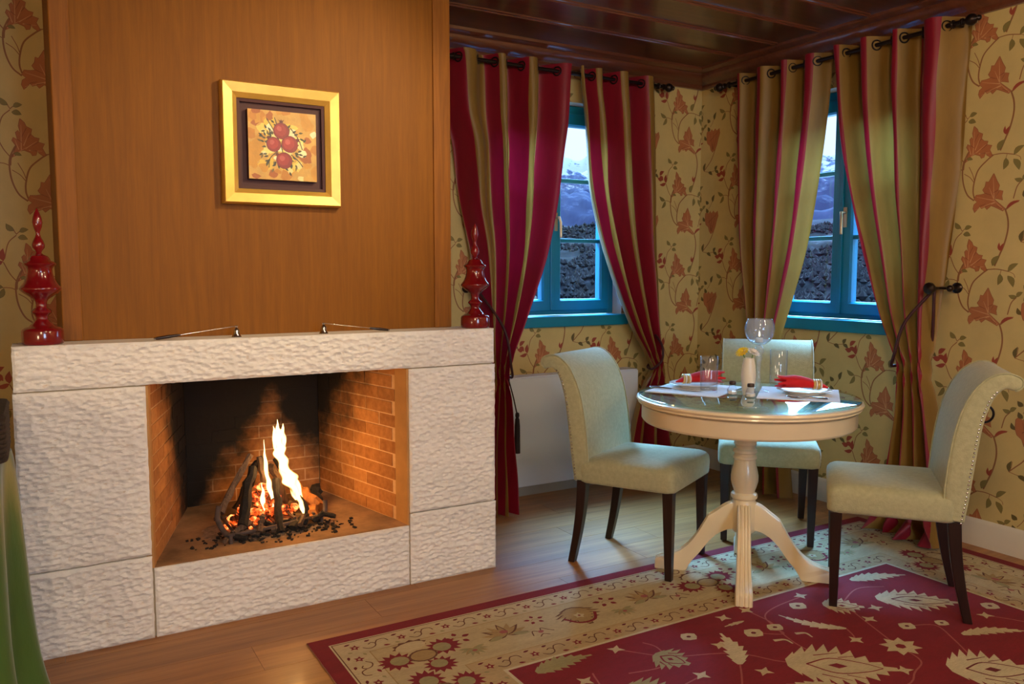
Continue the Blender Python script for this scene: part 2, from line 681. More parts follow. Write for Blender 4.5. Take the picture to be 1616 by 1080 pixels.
M['wax'] = simple('candle_wax', lin(244, 236, 220), 0.5, 0, 0.03, 10)
M['salt'] = simple('salt_grain', lin(220, 212, 200), 0.8, 0, 0.08, 80)
M['capdark'] = simple('dark_shaker_cap', lin(70, 54, 48), 0.3, 0.6, 0.1, 20)
M['pane'] = thin_glass('window_pane')
M['glass'] = thin_glass('clear_glass', (0.97, 0.98, 0.99, 1), 0.12, 0.45, 0.03)
M['bglass'] = thin_glass('bluish_glass', (0.92, 0.96, 1.0, 1), 0.16, 0.5, 0.13)
M['ash'] = simple('grey_ash', lin(132, 112, 96), 0.95, 0, 0.45, 60, 0.6, 120)
M['silk_green'] = simple('green_silk', lin(66, 98, 40), 0.42, 0, 0.14, 10, 0.15, 120, stretch=(1, 1, 0.3), sheen=0.3)
M['wicker'] = simple('dark_wicker', lin(46, 34, 24), 0.8, 0, 0.5, 60, 0.8, 120)
M['rope'] = simple('dark_cord', lin(62, 16, 24), 0.6, 0, 0.2, 60, 0.5, 200)
M['darkcord'] = simple('black_tassel', lin(40, 20, 22), 0.7, 0, 0.2, 60)


def curtain_fabric(name, c, tr=0.18):
    m, nt, b, o = new_mat(name)
    v = coords(nt, 'Object', (1, 1, 0.25))
    n = tex(nt, v, 16, 5)
    col = ramp(nt, n, [(0.3, sh(c, 0.86)), (0.7, sh(c, 1.12))])
    link(nt, col, b.inputs['Base Color'])
    b.inputs['Roughness'].default_value = 0.5
    b.inputs['Sheen Weight'].default_value = 0.08
    b.inputs['Sheen Roughness'].default_value = 0.35
    vv = coords(nt, 'Object', (1, 1, 5))
    bump(nt, b, tex(nt, vv, 70, 3), 0.15, 0.002)
    t = N(nt, 'ShaderNodeBsdfTranslucent')
    link(nt, col, t.inputs[0])
    mx = N(nt, 'ShaderNodeMixShader')
    mx.inputs[0].default_value = tr
    link(nt, b.outputs[0], mx.inputs[1])
    link(nt, t.outputs[0], mx.inputs[2])
    link(nt, mx.outputs[0], o.inputs[0])
    return m


M['crimson'] = curtain_fabric('crimson_silk', lin(134, 8, 34), 0.10)
M['olive'] = curtain_fabric('olive_silk', lin(140, 104, 42), 0.12)


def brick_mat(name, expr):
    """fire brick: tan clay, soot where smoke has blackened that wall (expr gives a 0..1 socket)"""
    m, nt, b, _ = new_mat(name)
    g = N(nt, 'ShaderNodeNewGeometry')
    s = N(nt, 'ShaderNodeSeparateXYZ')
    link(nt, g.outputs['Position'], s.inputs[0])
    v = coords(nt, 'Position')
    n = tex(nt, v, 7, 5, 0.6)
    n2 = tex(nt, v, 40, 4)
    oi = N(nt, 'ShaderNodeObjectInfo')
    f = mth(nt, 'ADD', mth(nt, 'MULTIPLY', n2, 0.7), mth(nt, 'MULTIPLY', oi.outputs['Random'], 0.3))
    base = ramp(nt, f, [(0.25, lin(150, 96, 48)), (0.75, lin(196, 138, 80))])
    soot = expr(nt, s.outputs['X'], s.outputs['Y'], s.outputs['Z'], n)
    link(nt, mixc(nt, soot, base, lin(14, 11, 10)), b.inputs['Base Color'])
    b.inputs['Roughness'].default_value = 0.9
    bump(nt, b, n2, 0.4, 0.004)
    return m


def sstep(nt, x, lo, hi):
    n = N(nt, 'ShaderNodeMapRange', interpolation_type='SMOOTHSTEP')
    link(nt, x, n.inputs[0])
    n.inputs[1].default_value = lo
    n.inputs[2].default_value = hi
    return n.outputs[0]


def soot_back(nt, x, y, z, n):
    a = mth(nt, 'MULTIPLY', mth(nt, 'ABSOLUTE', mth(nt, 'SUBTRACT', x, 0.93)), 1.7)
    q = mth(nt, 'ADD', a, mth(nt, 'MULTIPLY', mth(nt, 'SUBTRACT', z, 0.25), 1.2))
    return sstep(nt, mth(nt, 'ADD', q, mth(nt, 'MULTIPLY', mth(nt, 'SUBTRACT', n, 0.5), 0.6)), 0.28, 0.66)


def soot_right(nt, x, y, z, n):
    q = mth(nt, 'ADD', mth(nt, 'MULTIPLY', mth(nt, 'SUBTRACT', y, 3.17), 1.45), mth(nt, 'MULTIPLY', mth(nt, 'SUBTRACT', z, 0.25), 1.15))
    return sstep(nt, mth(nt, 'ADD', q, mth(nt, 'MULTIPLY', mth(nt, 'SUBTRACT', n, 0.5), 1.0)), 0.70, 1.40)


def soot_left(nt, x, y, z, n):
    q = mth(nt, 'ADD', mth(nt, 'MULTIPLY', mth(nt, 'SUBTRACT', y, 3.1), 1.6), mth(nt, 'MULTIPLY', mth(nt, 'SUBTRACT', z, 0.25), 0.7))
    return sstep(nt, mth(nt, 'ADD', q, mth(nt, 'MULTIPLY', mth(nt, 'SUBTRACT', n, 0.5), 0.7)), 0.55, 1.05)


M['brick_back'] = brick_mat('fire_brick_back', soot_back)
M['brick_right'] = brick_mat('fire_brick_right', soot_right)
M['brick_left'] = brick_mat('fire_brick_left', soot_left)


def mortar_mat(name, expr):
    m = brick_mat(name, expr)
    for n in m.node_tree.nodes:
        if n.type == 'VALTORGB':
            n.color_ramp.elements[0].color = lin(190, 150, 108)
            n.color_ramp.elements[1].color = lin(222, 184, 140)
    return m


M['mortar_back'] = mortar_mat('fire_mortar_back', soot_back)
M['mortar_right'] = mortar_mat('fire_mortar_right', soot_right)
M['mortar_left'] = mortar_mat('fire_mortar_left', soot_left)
M['soot'] = simple('soot', lin(12, 10, 10), 0.95, 0, 0.3, 8)


def ember_mat():
    m, nt, b, o = new_mat('glowing_embers')
    v = coords(nt, 'Position')
    n = tex(nt, v, 26, 4, 0.6)
    g = N(nt, 'ShaderNodeNewGeometry')
    b.inputs['Base Color'].default_value = lin(40, 22, 18)
    link(nt, ramp(nt, tex(nt, v, 50, 3), [(0.3, lin(24, 16, 14)), (0.7, lin(90, 60, 50))]), b.inputs['Base Color'])
    link(nt, ramp(nt, n, [(0.40, (0.25, 0.01, 0.0)), (0.52, (1, 0.10, 0.01)), (0.68, (1, 0.42, 0.12))]), b.inputs['Emission Color'])
    link(nt, ramp(nt, n, [(0.44, (0, 0, 0)), (0.60, (1, 1, 1))]), b.inputs['Emission Strength'])
    mu = mth(nt, 'MULTIPLY', ramp(nt, n, [(0.42, (0, 0, 0)), (0.62, (1, 1, 1))]), 2.6)
    link(nt, mu, b.inputs['Emission Strength'])
    b.inputs['Roughness'].default_value = 0.9
    return m


M['ember'] = ember_mat()


def flame_mat(name, edge, core, s):
    """thin burning gas: bright where one looks through much of it, clear at its rim"""
    m, nt, b, o = new_mat(name)
    nt.nodes.remove(b)
    lw = N(nt, 'ShaderNodeLayerWeight')
    lw.inputs[0].default_value = 0.5
    inv = mth(nt, 'SUBTRACT', 1.0, lw.outputs['Facing'])
    v = coords(nt, 'Object', (1, 1, 0.25))
    n = tex(nt, v, 40, 2)
    a = mth(nt, 'MULTIPLY', inv, mth(nt, 'ADD', 0.6, mth(nt, 'MULTIPLY', n, 0.8)))
    em = N(nt, 'ShaderNodeEmission')
    link(nt, ramp(nt, a, [(0.25, edge), (0.85, core)]), em.inputs[0])
    em.inputs[1].default_value = s
    tr = N(nt, 'ShaderNodeBsdfTransparent')
    mx = N(nt, 'ShaderNodeMixShader')
    link(nt, ramp(nt, a, [(0.10, (0, 0, 0)), (0.85, (1, 1, 1))]), mx.inputs[0])
    link(nt, tr.outputs[0], mx.inputs[1])
    link(nt, em.outputs[0], mx.inputs[2])
    link(nt, mx.outputs[0], o.inputs[0])
    return m


M['flame'] = flame_mat('flame', (1, 0.32, 0.03), (1, 0.80, 0.36), 3.0)
M['candle_flame'] = flame_mat('candle_flame', (1, 0.55, 0.15), (1, 0.85, 0.5), 6.0)

# ------------------------------------------------------------------ wallpaper print (flat, part of the wall surface)
K = 0.00062
PAPER = lin(210, 184, 120)
RUST, RUSTD, RUSTL = lin(182, 110, 66), lin(142, 80, 50), lin(214, 158, 108)
OLV, OLVD, STEM = lin(136, 120, 62), lin(104, 88, 44), lin(150, 98, 58)
RED = lin(160, 66, 44)


def q(*pts):
    return [((x - 510) * K, -(y - 160) * K) for x, y in pts]


LEAF2 = q((510, 160), (535, 215), (555, 250), (548, 285), (583, 295), (575, 330), (585, 360), (540, 345), (522, 352), (560, 385), (605, 425), (590, 440), (545, 415), (525, 405), (500, 395), (470, 422), (455, 402), (430, 412), (415, 395), (400, 415), (378, 440), (366, 410), (372, 380), (395, 360), (370, 340), (385, 310), (420, 310), (450, 302), (433, 275), (450, 250), (455, 215), (475, 220), (490, 195))
LEAF1 = q((345, 640), (370, 665), (380, 690), (412, 705), (405, 740), (425, 760), (455, 765), (448, 790), (485, 800), (470, 830), (490, 870), (480, 885), (450, 865), (440, 850), (430, 880), (410, 885), (400, 865), (360, 850), (335, 860), (310, 890), (290, 905), (308, 850), (318, 830), (293, 790), (300, 770), (325, 780), (316, 735), (330, 720), (345, 735), (335, 690))


def kite(pts):
    return pts + [pts[0]]


TILE = []


def T(poly, c):
    TILE.append((poly, c))


for pts, w in ((((605, 425), (628, 500), (632, 580), (612, 680), (580, 765), (548, 845)), 9), (((500, 870), (455, 905), (392, 970), (365, 1060), (360, 1130), (372, 1180)), 8),
               (((370, 350), (315, 300), (278, 200), (272, 80), (300, 0), (320, -30)), 8), (((330, 850), (285, 900), (276, 960)), 8), (((500, 870), (570, 868), (655, 886)), 5),
               (((290, 585), (240, 640), (214, 745)), 5), (((205, 770), (240, 850), (280, 905)), 5), (((195, 945), (240, 948), (272, 962)), 4),
               (((612, 430), (655, 395), (700, 375)), 8), (((660, 355), (682, 270), (718, 225)), 6), (((320, 940), (350, 1000), (366, 1050)), 4), (((285, 990), (330, 1020), (362, 1060)), 4),
               (((655, 886), (690, 905), (700, 930)), 3), (((600, 870), (596, 890), (592, 905)), 3), (((290, 580), (310, 560), (330, 562)), 4), (((292, 580), (280, 560), (275, 545)), 4)):
    T(stroke(q(*pts), w * K * 1.35), STEM)
for L_, c_ in ((LEAF2, 0), (LEAF1, 0)):
    T(stroke(kite(L_), 6.5 * K, smooth=False), RUSTD)
    T(L_, RUST)
for a, b in (((520, 350), (508, 190)), ((520, 352), (480, 260)), ((522, 350), (560, 275)), ((525, 360), (390, 325)), ((530, 375), (385, 420)), ((525, 372), (450, 395)), ((590, 430), (520, 358))):
    T(stroke(q(a, b), 7 * K, 2 * K, smooth=False), RUSTL)
for a, b in (((345, 850), (350, 680)), ((360, 820), (395, 730)), ((370, 840), (440, 785)), ((390, 850), (470, 850)), ((330, 850), (310, 785)), ((300, 890), (370, 835))):
    T(stroke(q(a, b), 7 * K, 2 * K, smooth=False), RUSTL)
for a, b, w in (((532, 842), (580, 768), 40), ((648, 884), (718, 828), 34), ((592, 905), (578, 985), 38), ((648, 918), (690, 1000), 40), ((275, 555), (232, 508), 34), ((310, 562), (362, 545), 30),
                ((300, 600), (356, 612), 34), ((195, 945), (122, 905), 34), ((200, 952), (152, 1025), 32), ((718, 222), (662, 212), 28), ((300, 880), (345, 888), 22), ((718, 222), (760, 188), 28)):
    T(stroke(kite(leaf(q(a)[0], q(b)[0], w * K, 0.12)), 4 * K, smooth=False), OLVD)
    T(leaf(q(a)[0], q(b)[0], w * K, 0.12), OLV)
for a, b, w in (((585, 735), (575, 670), 22), ((590, 735), (608, 675), 22), ((205, 765), (120, 785), 34), ((205, 765), (208, 675), 40), ((165, 725), (92, 720), 44), ((610, 425), (710, 370), 26)):
    T(leaf(q(a)[0], q(b)[0], w * K, 0.1), RED)
for a, b in (((500, 385), (455, 400)), ((520, 350), (555, 290)), ((500, 320), (452, 300)), ((515, 300), (548, 285)), ((540, 400), (585, 425)), ((460, 380), (415, 395))):
    T(stroke(q(a, b), 3 * K, 5 * K, smooth=False), RUSTD)
for a, b in (((350, 800), (325, 780)), ((385, 770), (405, 740)), ((410, 820), (448, 790)), ((400, 850), (440, 850)), ((352, 760), (380, 700))):
    T(stroke(q(a, b), 3 * K, 5 * K, smooth=False), RUSTD)
# second motif of the same drop: the hanging tulip with its sprig
KX, KY = 0.00100, 0.00082


def qb(*pts):
    return [((x - 665) * KX + 0.21, -(y - 550) * KY - 0.112) for x, y in pts]


TUL = qb((610, 500), (622, 485), (640, 500), (655, 480), (668, 500), (685, 480), (700, 500), (722, 483), (728, 520), (712, 570), (705, 600), (690, 640), (665, 660), (650, 640), (640, 605), (618, 585), (608, 550))
for pts, w in ((((690, 640), (655, 720), (620, 765), (590, 800)), 0.0055), (((590, 800), (640, 812), (700, 805)), 0.003), (((640, 460), (660, 430), (680, 385)), 0.003), (((590, 800), (600, 775), (604, 740)), 0.003)):
    T(stroke(qb(*pts), w), STEM)
T(stroke(kite(TUL), 0.004, smooth=False), RUSTD)
T(TUL, RUST)
for a, b in (((665, 640), (640, 510)), ((665, 640), (670, 510)), ((670, 640), (705, 510)), ((640, 570), (720, 500))):
    T(stroke(qb(a, b), 0.0045, 0.0015, smooth=False), RUSTD)
for a, b, w in (((590, 800), (602, 735), 0.02), ((630, 812), (668, 840), 0.022), ((690, 805), (712, 770), 0.022), ((690, 808), (725, 835), 0.02), ((640, 490), (618, 455), 0.024), ((640, 420), (612, 395), 0.024), ((675, 410), (692, 352), 0.022), ((608, 560), (590, 520), 0.02)):
    T(leaf(qb(a)[0], qb(b)[0], w, 0.12), OLVD)
for a, b, w in (((735, 815), (772, 780), 0.024), ((735, 820), (765, 855), 0.024)):
    T(leaf(qb(a)[0], qb(b)[0], w, 0.12), RED)


def paper_polys(x0, x1, z0, z1, ax, az, px_, pz=0.526):
    out = []
    for i in range(int((x0 - ax) / px_) - 1, int((x1 - ax) / px_) + 2):
        for j in range(int((z0 - az) / pz) - 2, int((z1 - az) / pz) + 3):
            dx, dz = ax + i * px_, az + j * pz
            if dx + 0.35 < x0 or dx - 0.4 > x1 or dz + 0.1 < z0 or dz - 0.7 > z1:
                continue
            out += [([(x + dx, y + dz) for x, y in p], c) for p, c in TILE]
    return out


XR, YB, CEIL = 3.83, 4.1, 2.6
XL, YF = -2.2, -2.6
WZ0, WZ1 = 1.035, 2.31            # window opening
WIN_L, WIN_R, WIN_H = 2.71, 3.045, 0.475   # centres (X on the back wall, Y on the side wall) and half width
WIN_ADDED = 1.1
pol = paper_polys(-0.35, 0.14, 0.6, 2.5, 3.7227, 2.248, 0.522) + paper_polys(1.5, XR, 0.0, 2.5, 3.7227, 2.248, 0.522)
w = printed('wall_back', rect(XL, XR, 0, CEIL), PAPER, pol, M['paper'], None, [rect(WIN_L - WIN_H, WIN_L + WIN_H, WZ0, WZ1)], lambda x, z: (x, 0.0, z), loc=(0, YB, 0))
is_struct(w)
SW = -PI / 2                       # the side wall's own frame: s runs from the corner towards the camera
pol = paper_polys(0, 2.6, 0.1, 2.5, 1.929, 1.7535, 0.508)
s_r = YB - WIN_R
w = printed('wall_right', rect(0, YB - YF, 0, CEIL), PAPER, pol, M['paper'], None,
            [rect(s_r - WIN_H, s_r + WIN_H, WZ0, WZ1)], lambda x, z: (x, 0.0, z), loc=(XR, YB, 0), rot=(0, 0, SW))
is_struct(w)
w = printed('wall_left', rect(YF, YB, 0, CEIL), PAPER, [], M['paper'], None, [], lambda x, z: (0, x, z), loc=(XL, 0, 0))
is_struct(w)
w = printed('wall_front', rect(XL, XR, 0, CEIL), PAPER, [], M['paper'], None, [rect(WIN_ADDED - 0.6, WIN_ADDED + 0.6, WZ0, WZ1)], lambda x, z: (x, 0, z), loc=(0, YF, 0))
is_struct(w)

# floor of oak boards
fl = struct('floor')
MB().box(XL, XR, YF, YB, -0.06, -0.014).build('subfloor', M['plinth'], fl, 0)
PWID, PLEN = 0.195, 1.28
pm = MB().box(0.0008, PLEN - 0.0008, 0.0008, PWID - 0.0008, -0.014, 0).mesh('plank', M['floor'], 0)
row = 0
y = -0.3
rnd = random.Random(3)
while y < YB - 0.001:
    x = XL + rnd.uniform(-1.2, -0.2)
    while x < XR:
        a, b, c = max(x, XL), min(x + PLEN, XR), min(y + PWID, YB)
        if b - a > 0.02 and not (y > 3.1 and a > 0.1 and b < 1.5):
            if a == x and b == x + PLEN and c == y + PWID:
                put('plank', pm, fl, loc=(x, y, 0))
            else:
                MB().box(0, b - a - 0.0016, 0.0008, c - y - 0.0008, -0.014, 0).build('plank', M['floor'], fl, 0, loc=(a, y, 0))
        x += PLEN
    y += PWID
MB().box(XL, XR, YF, -0.3, -0.014, 0).build('floorboard_field', M['floor'], fl, 0)

# boarded ceiling with battens
ce = struct('ceiling')
MB().box(XL, XR, YF, YB, CEIL + 0.012, CEIL + 0.05).build('backing', M['ceil'], ce, 0)
yy = 3.97
prev = 3.97
k = 0
while yy > YF:
    y0 = max(YF, yy - 0.3)
    MB().box(XL, XR - 0.13, y0 + 0.001, yy - 0.001, CEIL, CEIL + 0.012).build('board', M['ceil'], ce, 0)
    prof = [(-0.024, 0.001), (-0.02, -0.006), (-0.012, -0.008), (-0.008, -0.014), (0.008, -0.014), (0.012, -0.008), (0.02, -0.006), (0.024, 0.001)]
    if y0 > YF + 0.1:
        MB().loft([[(x, y0 + a, CEIL + b) for a, b in prof] for x in (XL, XR - 0.14)]).build('batten', M['cornice'], ce, 30)
    yy -= 0.3
MB().box(XL, XR - 0.13, 3.97, YB, CEIL, CEIL + 0.012).build('board', M['ceil'], ce, 0)
MB().box(XR - 0.13, XR, YF, YB, CEIL, CEIL + 0.012).build('board', M['ceil'], ce, 0)
CP = [(0, 2.487), (0.020, 2.487), (0.026, 2.497), (0.026, 2.512), (0.036, 2.520), (0.058, 2.528), (0.074, 2.545), (0.082, 2.562), (0.082, 2.570), (0.100, 2.574), (0.118, 2.586), (0.122, 2.60), (0, 2.60)]
MB().loft([[(XL, YB - a, z) for a, z in CP], [(XR, YB - a, z) for a, z in CP]]).build('trim_1', M['cornice'], None, 30)
is_struct(bpy.data.objects['trim_1'])
MB().loft([[(XR - a, YF, z) for a, z in CP], [(XR - a, YB, z) for a, z in CP]]).build('trim_2', M['cornice'], None, 30)
is_struct(bpy.data.objects['trim_2'])

# skirting
BP = [(0, 0), (0.016, 0), (0.016, 0.095), (0.013, 0.102), (0.013, 0.112), (0.009, 0.122), (0.004, 0.128), (0, 0.130)]
is_struct(MB().loft([[(XR - a, YF, z) for a, z in BP], [(XR - a, YB, z) for a, z in BP]]).build('baseboard_right', M['white_trim'], None, 30))
is_struct(MB().loft([[(1.57, YB - a, z) for a, z in BP], [(XR, YB - a, z) for a, z in BP]]).build('baseboard_back', M['white_trim'], None, 30))


# ------------------------------------------------------------------ windows (frame: s along the wall, +y outward, z up)
def window(name, loc, rz, hw=WIN_H, full=True):
    wd = struct(name, loc, rz)
    z0, z1 = WZ0, WZ1
    D = 0.17
    rv = MB()
    rv.box(-hw - 0.03, -hw, 0.003, D, z0 - 0.03, z1 + 0.03).box(hw, hw + 0.03, 0.003, D, z0 - 0.03, z1 + 0.03).box(-hw, hw, 0.003, D, z1, z1 + 0.03).box(-hw, hw, 0.11, D, z0 - 0.03, z0)
    rv.build('reveal', M['frost'], wd, 0)
    MB().box(-hw - 0.03, hw + 0.03, -0.035, 0.10, z0 - 0.062, z0 + 0.004).build('sill', M['teal'], wd, 30, bevel=0.006)
    f0, f1 = 0.09, 0.155
    for a in ((-hw + 0.001, -hw + 0.05, f0, f1, z0 + 0.005, z1 - 0.001), (hw - 0.05, hw - 0.001, f0, f1, z0 + 0.005, z1 - 0.001), (-hw + 0.051, hw - 0.051, f0, f1, z1 - 0.055, z1 - 0.001), (-hw + 0.051, hw - 0.051, f0, f1, z0 + 0.005, z0 + 0.035)):
        MB().box(*a).build('frame', M['teal'], wd, 0, bevel=0.004)
    for sg in (-1, 1):
        xa, xb = (-hw + 0.045, -0.002) if sg < 0 else (0.002, hw - 0.045)
        za, zb = z0 + 0.03, z1 - 0.05
        g0, g1 = 0.075, 0.13
        st = 0.066
        ring = lambda y_, x_, zl, zh: [(xa + x_, y_, za + zl), (xb - x_, y_, za + zl), (xb - x_, y_, zb - zh), (xa + x_, y_, zb - zh)]
        rg = [ring(g0 + 0.004, 0, 0, 0), ring(g0, 0.004, 0.004, 0.004), ring(g0, st - 0.01, 0.06, 0.065), ring(g0 + 0.012, st, 0.07, 0.075), ring(g1, st, 0.07, 0.075), ring(g1, 0, 0, 0)]
        rg.append(rg[0])
        sash = MB().loft(rg, False, False).build('sash', M['teal'], wd, 0)
        if sg > 0:
            MB().box(xa - 0.016, xa + 0.010, g0 - 0.010, g0 - 0.0005, za + 0.004, zb - 0.004).build('cover_strip', M['teal'], sash, 0, bevel=0.003)
        pz0, pz1 = za + 0.07, zb - 0.075
        bars = [1.494, 1.857]
        for zz in bars:
            MB().box(xa + st, xb - st, g0 + 0.012, g1 - 0.008, zz - 0.012, zz + 0.012).build('glazing_bar', M['teal'], sash, 0, bevel=0.003)
        ed = [pz0] + bars + [pz1]
        for a, b in zip(ed[:-1], ed[1:]):
            MB().box(xa + st - 0.004, xb - st + 0.004, 0.100, 0.104, a, b).build('pane', M['pane'], sash, 0)
        if sg > 0:
            h = MB().box(xa + 0.012, xa + 0.034, g0 - 0.006, g0, 1.55, 1.66).tube([(xa + 0.023, g0, 1.63), (xa + 0.023, g0 - 0.04, 1.63), (xa + 0.03, g0 - 0.046, 1.60), (xa + 0.032, g0 - 0.046, 1.51)], 0.008, 10)
            h.build('handle', M['brass'], sash, 40)
    return wd


window('window_1', (WIN_L, YB, 0), 0)
window('window_2', (XR, WIN_R, 0), SW)
window('window_added', (WIN_ADDED, YF, 0), PI, 0.6)  # unseen window, added to let cool fill onto the fireplace

# ------------------------------------------------------------------ chimney breast
cb = struct('wall_chimney')
BX0, BX1, BY = 0.069, 1.566, 3.222
MB().box(BX0, BX0 + 0.064, BY - 0.004, BY + 0.03, 1.0605, CEIL).build('stile', M['stile'], cb, 0, bevel=0.004)
MB().box(BX1 - 0.080, BX1, BY - 0.004, BY + 0.03, 1.0605, CEIL).build('stile', M['stile'], cb, 0, bevel=0.004)
MB().box(BX0 + 0.064, BX1 - 0.080, BY + 0.004, BY + 0.03, 1.0605, CEIL).build('panel', M['panel'], cb, 0)
MB().box(BX0, BX0 + 0.02, BY + 0.03, YB, 0, CEIL).build('side_board', M['stile'], cb, 0)
MB().box(BX1 - 0.02, BX1, BY + 0.03, YB, 0, CEIL).build('side_board', M['stile'], cb, 0)

# ------------------------------------------------------------------ fireplace
FX0, FX1, FY, FH = -0.085, 1.697, 3.064, 1.06
OX0, OX1, OZ0, OZ1 = 0.314, 1.293, 0.252, 0.906
fp = thing('fireplace', 'open fireplace of rough chiselled pale limestone blocks with a burning fire inside', 'fireplace', (0, 0, 0))


def vnoise(x, y, seed):
    xi, yi = np.floor(x).astype(int), np.floor(y).astype(int)
    xf, yf = x - xi, y - yi

    def h(a, b):
        n = (a * 374761393 + b * 668265263 + seed * 974634777) & 0x7fffffff
        n = ((n ^ (n >> 13)) * 1274126177) & 0x7fffffff
        return ((n ^ (n >> 16)) & 0xffff) / 65535.0
    u, v = xf * xf * (3 - 2 * xf), yf * yf * (3 - 2 * yf)
    return (h(xi, yi) * (1 - u) + h(xi + 1, yi) * u) * (1 - v) + (h(xi, yi + 1) * (1 - u) + h(xi + 1, yi + 1) * u) * v


def worley(x, y, seed):
    """distance to the nearest of scattered points: scalloped chips with sharp crests between them"""
    xi, yi = np.floor(x).astype(int), np.floor(y).astype(int)
    best = np.full(x.shape, 9.0)
    for dx in (-1, 0, 1):
        for dy in (-1, 0, 1):
            a, c = xi + dx, yi + dy
            n = (a * 374761393 + c * 668265263 + seed * 974634777) & 0x7fffffff
            n = ((n ^ (n >> 13)) * 1274126177) & 0x7fffffff
            px = a + ((n >> 3) & 0x3ff) / 1023.0
            py = c + ((n >> 14) & 0x3ff) / 1023.0
            best = np.minimum(best, np.hypot(x - px, y - py))
    return best


def chisel(x, z, seed):
    wz = z + 0.010 * (vnoise(x * 12, z * 9, seed + 9) - 0.5)
    wx = x + 0.012 * (vnoise(x * 9, z * 14, seed + 5) - 0.5)
    f = worley(wx / 0.034, wz / 0.0165, seed)
    g = worley(wx / 0.017, wz / 0.011, seed + 3)
    c = vnoise(wx * 8, wz * 10, seed + 2)
    return 0.0125 * np.minimum(f, 1.1) + 0.005 * np.minimum(g, 1.1) + 0.004 * c


def stone(name, x0, x1, z0, z1, y1, seed, step=0.0040, sides=True):
    nx, nz = max(2, int((x1 - x0) / step)), max(2, int((z1 - z0) / step))
    X, Z = np.meshgrid(np.linspace(x0, x1, nx + 1), np.linspace(z0, z1, nz + 1))
    d = chisel(X, Z, seed)
    edge = np.minimum(np.minimum(X - x0, x1 - X), np.minimum(Z - z0, z1 - Z))
    d = d * np.clip(edge / 0.012 + 0.25, 0.25, 1)
    Y = FY + 0.006 - d
    # ragged arrises
    jx = (vnoise(Z * 60, X * 3, seed + 20) - 0.5) * 0.003
    Xo = X + np.where((X == x0) | (X == x1), jx, 0)
    jz = (vnoise(X * 60, Z * 3, seed + 21) - 0.5) * 0.003
    Zo = Z + np.where(((Z == z1) & (z1 < 1.0)) | ((Z == z0) & (z0 > 0.05)), jz, 0)
    vs = np.stack([Xo, Y, Zo], -1).reshape(-1, 3)
    w_ = nx + 1
    fs = [(j * w_ + i, j * w_ + i + 1, (j + 1) * w_ + i + 1, (j + 1) * w_ + i) for j in range(nz) for i in range(nx)]
    m = MB().add(vs.tolist(), fs)
    m.box(x0, x1, FY + 0.004, y1, z0, z1)
    return m.build(name, M['stone'], fp, 28)


SY = BY - 0.006
MB().box(FX0 + 0.02, FX1 - 0.02, SY, BY + 0.025, FH - 0.05, FH).build('mantel_back', M['stone'], fp, 0)
stone('stone', FX0, OX0 - 0.004, 0.303, 0.905, SY, 11)
stone('stone', FX0 - 0.006, OX0 - 0.004, 0.0, 0.297, SY, 12)
stone('lintel', FX0 + 0.004, FX1 - 0.004, 0.911, FH, SY, 13)
stone('stone', OX1 + 0.004, FX1, 0.306, 0.905, SY, 14)
stone('stone', OX1 + 0.004, FX1 + 0.004, 0.0, 0.300, SY, 15)
stone('hearth_stone', OX0 + 0.003, OX1 - 0.003, 0.0, OZ0, SY, 16)
mb = MB()
mb.box(FX0 + 0.01, OX0 - 0.002, FY + 0.016, SY - 0.002, 0.004, 0.915)
mb.build('joint_mortar', M['joint'], fp, 0)
MB().box(OX1 + 0.002, FX1 - 0.01, FY + 0.016, SY - 0.002, 0.004, 0.915).build('joint_mortar', M['joint'], fp, 0)
MB().box(OX0 - 0.005, OX0 + 0.004, FY + 0.012, SY - 0.002, 0.002, OZ0 - 0.002).build('joint_mortar', M['joint'], fp, 0)
MB().box(OX1 - 0.004, OX1 + 0.005, FY + 0.012, SY - 0.002, 0.002, OZ0 - 0.002).build('joint_mortar', M['joint'], fp, 0)
# hearth floor and firebox walls
FB = dict(lf=(0.330, 3.12), lb=(0.540, 3.81), rb=(1.140, 3.81), rf=(1.275, 3.17))
MB().box(OX0 + 0.003, OX1 - 0.003, SY, 3.86, 0.16, OZ0).build('hearth_floor', M['hearth'], fp, 0)
MB().box(OX0 + 0.0045, OX1 - 0.0045, FY + 0.012, SY, OZ0 - 0.002, OZ0 + 0.0015).build('hearth_ledge', M['hearth'], fp, 0)
MB().loft([[(OX1 - 0.004, FY + 0.012, z), (OX1 + 0.02, FY + 0.012, z), (OX1 + 0.02, FB['rf'][1] + 0.02, z), (FB['rf'][0], FB['rf'][1], z)] for z in (OZ0, OZ1)]).build('jamb', M['plaster'], fp, 0)
MB().loft([[(OX0 + 0.004, FY + 0.012, z), (OX0 - 0.02, FY + 0.012, z), (OX0 - 0.02, FB['lf'][1] + 0.02, z), (FB['lf'][0], FB['lf'][1], z)] for z in (OZ0, OZ1)]).build('jamb', M['plaster'], fp, 0)
BH, BJ = 0.050, 0.006
brnd = random.Random(5)


